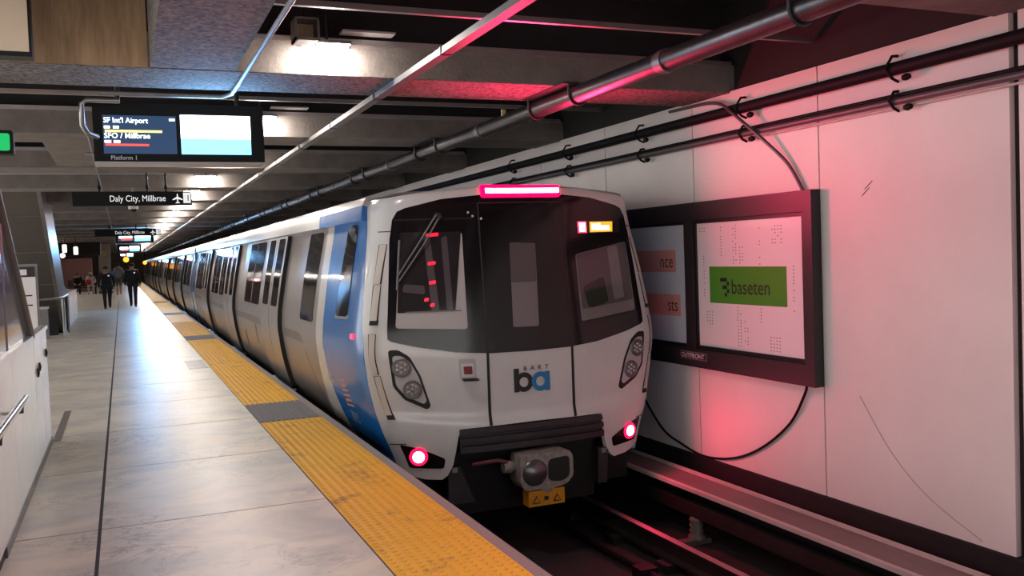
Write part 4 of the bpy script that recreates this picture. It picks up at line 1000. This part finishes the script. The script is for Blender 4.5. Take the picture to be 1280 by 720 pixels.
# ------------------------------------------------------------------ people
def figure(name, label, loc, J, height, mats, zones, hair, extras=None, rot=0.):
    """J: joints in metres for a figure facing -Y; skinned as one continuous surface"""
    t = thing(name, label, 'person', loc); t.rotation_euler.z = rot
    names = list(J); idx = {n: i for i, n in enumerate(names)}
    E_ = [('pelvis', 'waist'), ('waist', 'chest'), ('chest', 'neck'), ('neck', 'head'), ('head', 'crown')]
    for s in 'LR':
        E_ += [('pelvis', 'hip'+s), ('hip'+s, 'knee'+s), ('knee'+s, 'ankle'+s), ('ankle'+s, 'toe'+s), ('chest', 'sh'+s), ('sh'+s, 'el'+s), ('el'+s, 'wr'+s), ('wr'+s, 'palm'+s)]
    rad = {'pelvis': (.17, .13), 'waist': (.16, .12), 'chest': (.19, .13), 'neck': (.06, .06), 'head': (.085, .1), 'crown': (.07, .085), 'hip': (.105, .11), 'knee': (.07, .075), 'ankle': (.048, .055), 'toe': (.04, .035), 'sh': (.085, .085), 'el': (.055, .055), 'wr': (.038, .04), 'palm': (.042, .028)}
    me = bpy.data.meshes.new('body'); vs = [J[n] for n in names]; ed = [(idx[a], idx[b]) for a, b in E_]
    base = len(vs)
    for s in 'LR':   # fingers
        p = Vector(J['palm'+s]); d = (p-Vector(J['wr'+s])).normalized(); side = Vector((0, 1, 0)) if abs(d.y) < .8 else Vector((1, 0, 0))
        for k, ln in enumerate((.07, .08, .075, .06)):
            a = p+side*(k-1.5)*.018+d*.02; b = a+d*ln*.6; c = b+d*ln*.4+Vector((.012 if s == 'R' else -.012, 0, 0))
            i0 = len(vs); vs += [tuple(a), tuple(b), tuple(c)]; ed += [(idx['palm'+s], i0), (i0, i0+1), (i0+1, i0+2)]
        a = p-side*.03; i0 = len(vs); vs += [tuple(a), tuple(a-side*.02+d*.04)]; ed += [(idx['palm'+s], i0), (i0, i0+1)]
    me.from_pydata(vs, ed, [])
    ob = bpy.data.objects.new('body', me); COL.objects.link(ob)
    sk = ob.modifiers.new('skin', 'SKIN'); sk.use_smooth_shade = True
    sd = me.skin_vertices[0].data
    for i, n in enumerate(names):
        r = rad[n if n in rad else n[:-1]]; r = (r[0]*zones.get('fat', 1) if n in ('pelvis', 'waist', 'chest') else r[0], r[1]); sd[i].radius = r; sd[i].use_root = (n == 'pelvis')
    for i in range(base, len(vs)): sd[i].radius = (.009, .009)
    sb = ob.modifiers.new('sub', 'SUBSURF'); sb.levels = 1; sb.render_levels = 1
    bpy.context.view_layer.update(); dg = bpy.context.evaluated_depsgraph_get()
    m2 = bpy.data.meshes.new_from_object(ob.evaluated_get(dg)); bpy.data.objects.remove(ob)
    m2.name = 'body'; m2.materials.clear()
    for m in mats: m2.materials.append(MATS[m])
    for p in m2.polygons: p.material_index = zones['f'](p.center); p.use_smooth = True
    b = bpy.data.objects.new('body', m2); COL.objects.link(b); b.parent = t; ORG[b.name] = tuple(loc)
    h = Vector(J['head'])
    hm = MB(); n = 12
    for (name_, mt, fn) in hair:
        q = MB(); fn(q, h); o = bpy.data.objects.new(name_, q.mesh(name_, mt, (0, 0, 0))); COL.objects.link(o); o.parent = t; ORG[o.name] = tuple(loc)
    # face
    q = MB(); q.lathe(h+Vector((0, -.10, -.015)), (0, -1, -.2), [(.018, -.01), (.014, .015), (.006, .025)], 8)
    for s in (-1, 1): q.lathe(h+Vector((s*.088, 0, -.01)), (s, 0, 0), [(.028, -.01), (.03, .012), (.012, .02)], 8)
    o = bpy.data.objects.new('nose_and_ears', q.mesh('nose_and_ears', 'skin', (0, 0, 0))); COL.objects.link(o); o.parent = t; ORG[o.name] = tuple(loc)
    q = MB()
    for s in (-1, 1): q.lathe(h+Vector((s*.034, -.092, .012)), (0, -1, 0), [(.012, 0), (.008, .008)], 8)
    q.box(h.x-.026, h.x+.026, h.y-.105, h.y-.09, h.z-.062, h.z-.052)
    o = bpy.data.objects.new('eyes_and_mouth', q.mesh('eyes_and_mouth', 'hair_dark', (0, 0, 0))); COL.objects.link(o); o.parent = t; ORG[o.name] = tuple(loc)
    for (nm, mt, q) in (extras or []):
        o = bpy.data.objects.new(nm, q.mesh(nm, mt, (0, 0, 0))); COL.objects.link(o); o.parent = t; ORG[o.name] = tuple(loc)
    return t
def walk(k=1., arm=.0, wide=.2):
    J = {'pelvis': (0, 0, .98), 'waist': (0, 0, 1.14), 'chest': (0, .0, 1.36), 'neck': (0, -.01, 1.53), 'head': (0, -.03, 1.65), 'crown': (0, -.02, 1.74),
         'hipL': (-.1, 0, .93), 'kneeL': (-.09, -.14, .52), 'ankleL': (-.08, -.2, .08), 'toeL': (-.09, -.38, .045),
         'hipR': (.1, 0, .93), 'kneeR': (.09, .03, .5), 'ankleR': (.08, .22, .14), 'toeR': (.09, .1, .045),
         'shL': (-.2, .01, 1.45), 'elL': (-.28, .08, 1.17), 'wrL': (-.27, -.02, .93), 'palmL': (-.265, -.05, .85),
         'shR': (.2, .01, 1.45), 'elR': (.28, .02, 1.17), 'wrR': (.27, -.12, .95), 'palmR': (.265, -.16, .87)}
    return {n: (p[0], p[1], p[2]*k) for n, p in J.items()}
def hair_cap(q, h):
    q.lathe(h+Vector((0, .012, -.03)), (0, 0, 1), [(.1, .03), (.108, .07), (.1, .11), (.06, .145), (.01, .155)], 14)
def hair_bun(q, h):
    hair_cap(q, h); q.lathe(h+Vector((0, .09, -.04)), (0, 0, 1), [(.03, 0), (.07, .04), (.03, .1)], 10)
def cap(q, h):
    q.lathe(h+Vector((0, .0, 0)), (0, 0, 1), [(.105, .03), (.11, .07), (.09, .12), (.02, .14)], 14); q.box(h.x-.07, h.x+.07, h.y-.2, h.y-.08, h.z+.035, h.z+.05)
def z_uniform(c):
    if c.z > 1.48*kk and abs(c.x) < .14: return 1
    if c.z < .09: return 2
    if abs(c.x) > .2 and c.z < .93*kk: return 1
    return 0
def officer_extras(k):
    q1 = MB(); q1.tube([(.17*math.cos(a), .135*math.sin(a), 1.0*k) for a in [2*math.pi*i/16 for i in range(17)]], .03, 6)
    q2 = MB().box(.06, .11, -.155, -.13, 1.36*k, 1.41*k)
    q3 = MB().box(-.22, -.17, -.06, .06, .86*k, 1.0*k).box(.17, .23, -.05, .07, .82*k, 1.0*k)
    return [('duty_belt', 'shoe_black', q1), ('badge', 'chrome', q2), ('belt_pouch', 'shoe_black', q3)]
kk = .93
figure('person', 'left walking person in dark uniform with hair tied back', (-.57, 38.7, 0), walk(kk), 1.6, ['uniform', 'skin', 'shoe_black'], {'f': z_uniform, 'fat': 1.2}, [('hair', 'hair_dark', hair_bun)], officer_extras(kk))
kk = .985
JR = walk(kk); JR = {n: (-p[0], p[1], p[2]) for n, p in JR.items()}; 
for a in ('hip', 'knee', 'ankle', 'toe', 'sh', 'el', 'wr', 'palm'): JR[a+'L'], JR[a+'R'] = JR[a+'R'], JR[a+'L']
figure('person', 'right walking person in dark uniform and short dark hair, beside the yellow strip', (.36, 39.0, 0), JR, 1.7, ['uniform', 'skin', 'shoe_black'], {'f': z_uniform, 'fat': 1.25}, [('hair', 'hair_dark', hair_cap)], officer_extras(kk))
kk = 1.03
def z_hood(c):
    if c.z > 1.5*kk and abs(c.x) < .14: return 1
    if abs(c.x) > .2 and c.z < .93*kk: return 1
    if c.z < .09: return 2
    if c.z < .52*kk: return 1
    if c.z < 1.0*kk: return 3
    return 0
figure('person', 'person in grey hoodie and shorts walking behind the two in uniform', (-.2, 57.5, 0), walk(kk), 1.8, ['hoodie', 'skin', 'shoe_black', 'shorts'], {'f': z_hood}, [('hair', 'hair_dark', hair_cap)], [('hood', 'hoodie', MB().lathe((0, .08, 1.5*kk), (0, 0, 1), [(.06, -.05), (.13, 0), (.11, .07)], 12))])
def sit(dz=0):
    return {'pelvis': (0, .12, .57), 'waist': (0, .12, .72), 'chest': (0, .08, .93), 'neck': (0, .03, 1.1), 'head': (0, -.02, 1.22), 'crown': (0, -.02, 1.31),
            'hipL': (-.1, .08, .55), 'kneeL': (-.13, -.36, .54), 'ankleL': (-.13, -.36, .1), 'toeL': (-.14, -.52, .045),
            'hipR': (.1, .08, .55), 'kneeR': (.13, -.36, .54), 'ankleR': (.13, -.34, .1), 'toeR': (.14, -.5, .045),
            'shL': (-.2, .1, 1.03), 'elL': (-.27, -.02, .77), 'wrL': (-.16, -.22, .66), 'palmL': (-.1, -.28, .65),
            'shR': (.2, .1, 1.03), 'elR': (.27, -.02, .77), 'wrR': (.16, -.22, .66), 'palmR': (.1, -.28, .65)}
def z_sit(c):
    if c.z > 1.06 and abs(c.x) < .14: return 1
    if c.y < -.19 and .6 < c.z < .72 and abs(c.x) < .2: return 1
    if c.z < .09: return 2
    return 0
figure('person', 'seated person in dark clothes on the far bench', (-2.55, 61.95, 0), sit(), 1.3, ['coat_dark', 'skin', 'shoe_black'], {'f': z_sit}, [('hair', 'hair_dark', hair_cap)])
figure('person', 'seated person in white coat and cap with a red bag on the far bench', (-1.8, 61.95, 0), sit(), 1.3, ['coat_white', 'skin', 'shoe_black'], {'f': z_sit}, [('cap', 'cap_white', cap)])
rb_ = MB().lathe((-1.92, 61.55, .60), (0, 0, 1), [(.1, 0), (.17, .05), (.16, .25), (.08, .32)], 12)
tag(rb_.build('handbag', 'bag_red'), 'red bag on the lap of the person in white', 'bag')

# ------------------------------------------------------------------ lamps' own light: red tail and marker lamps
area('marker_glow', (XC, 7.84, 2.19), (0, -1, .3), .8, RED_POWER*2.4, (1, .03, .12), .06)
for s in (-1, 1):
    area('tail_glow', (XC+s*1.12, 7.86, -.225), (s*.25, -1, 0), .09, RED_POWER*.36, (1, .03, .12))
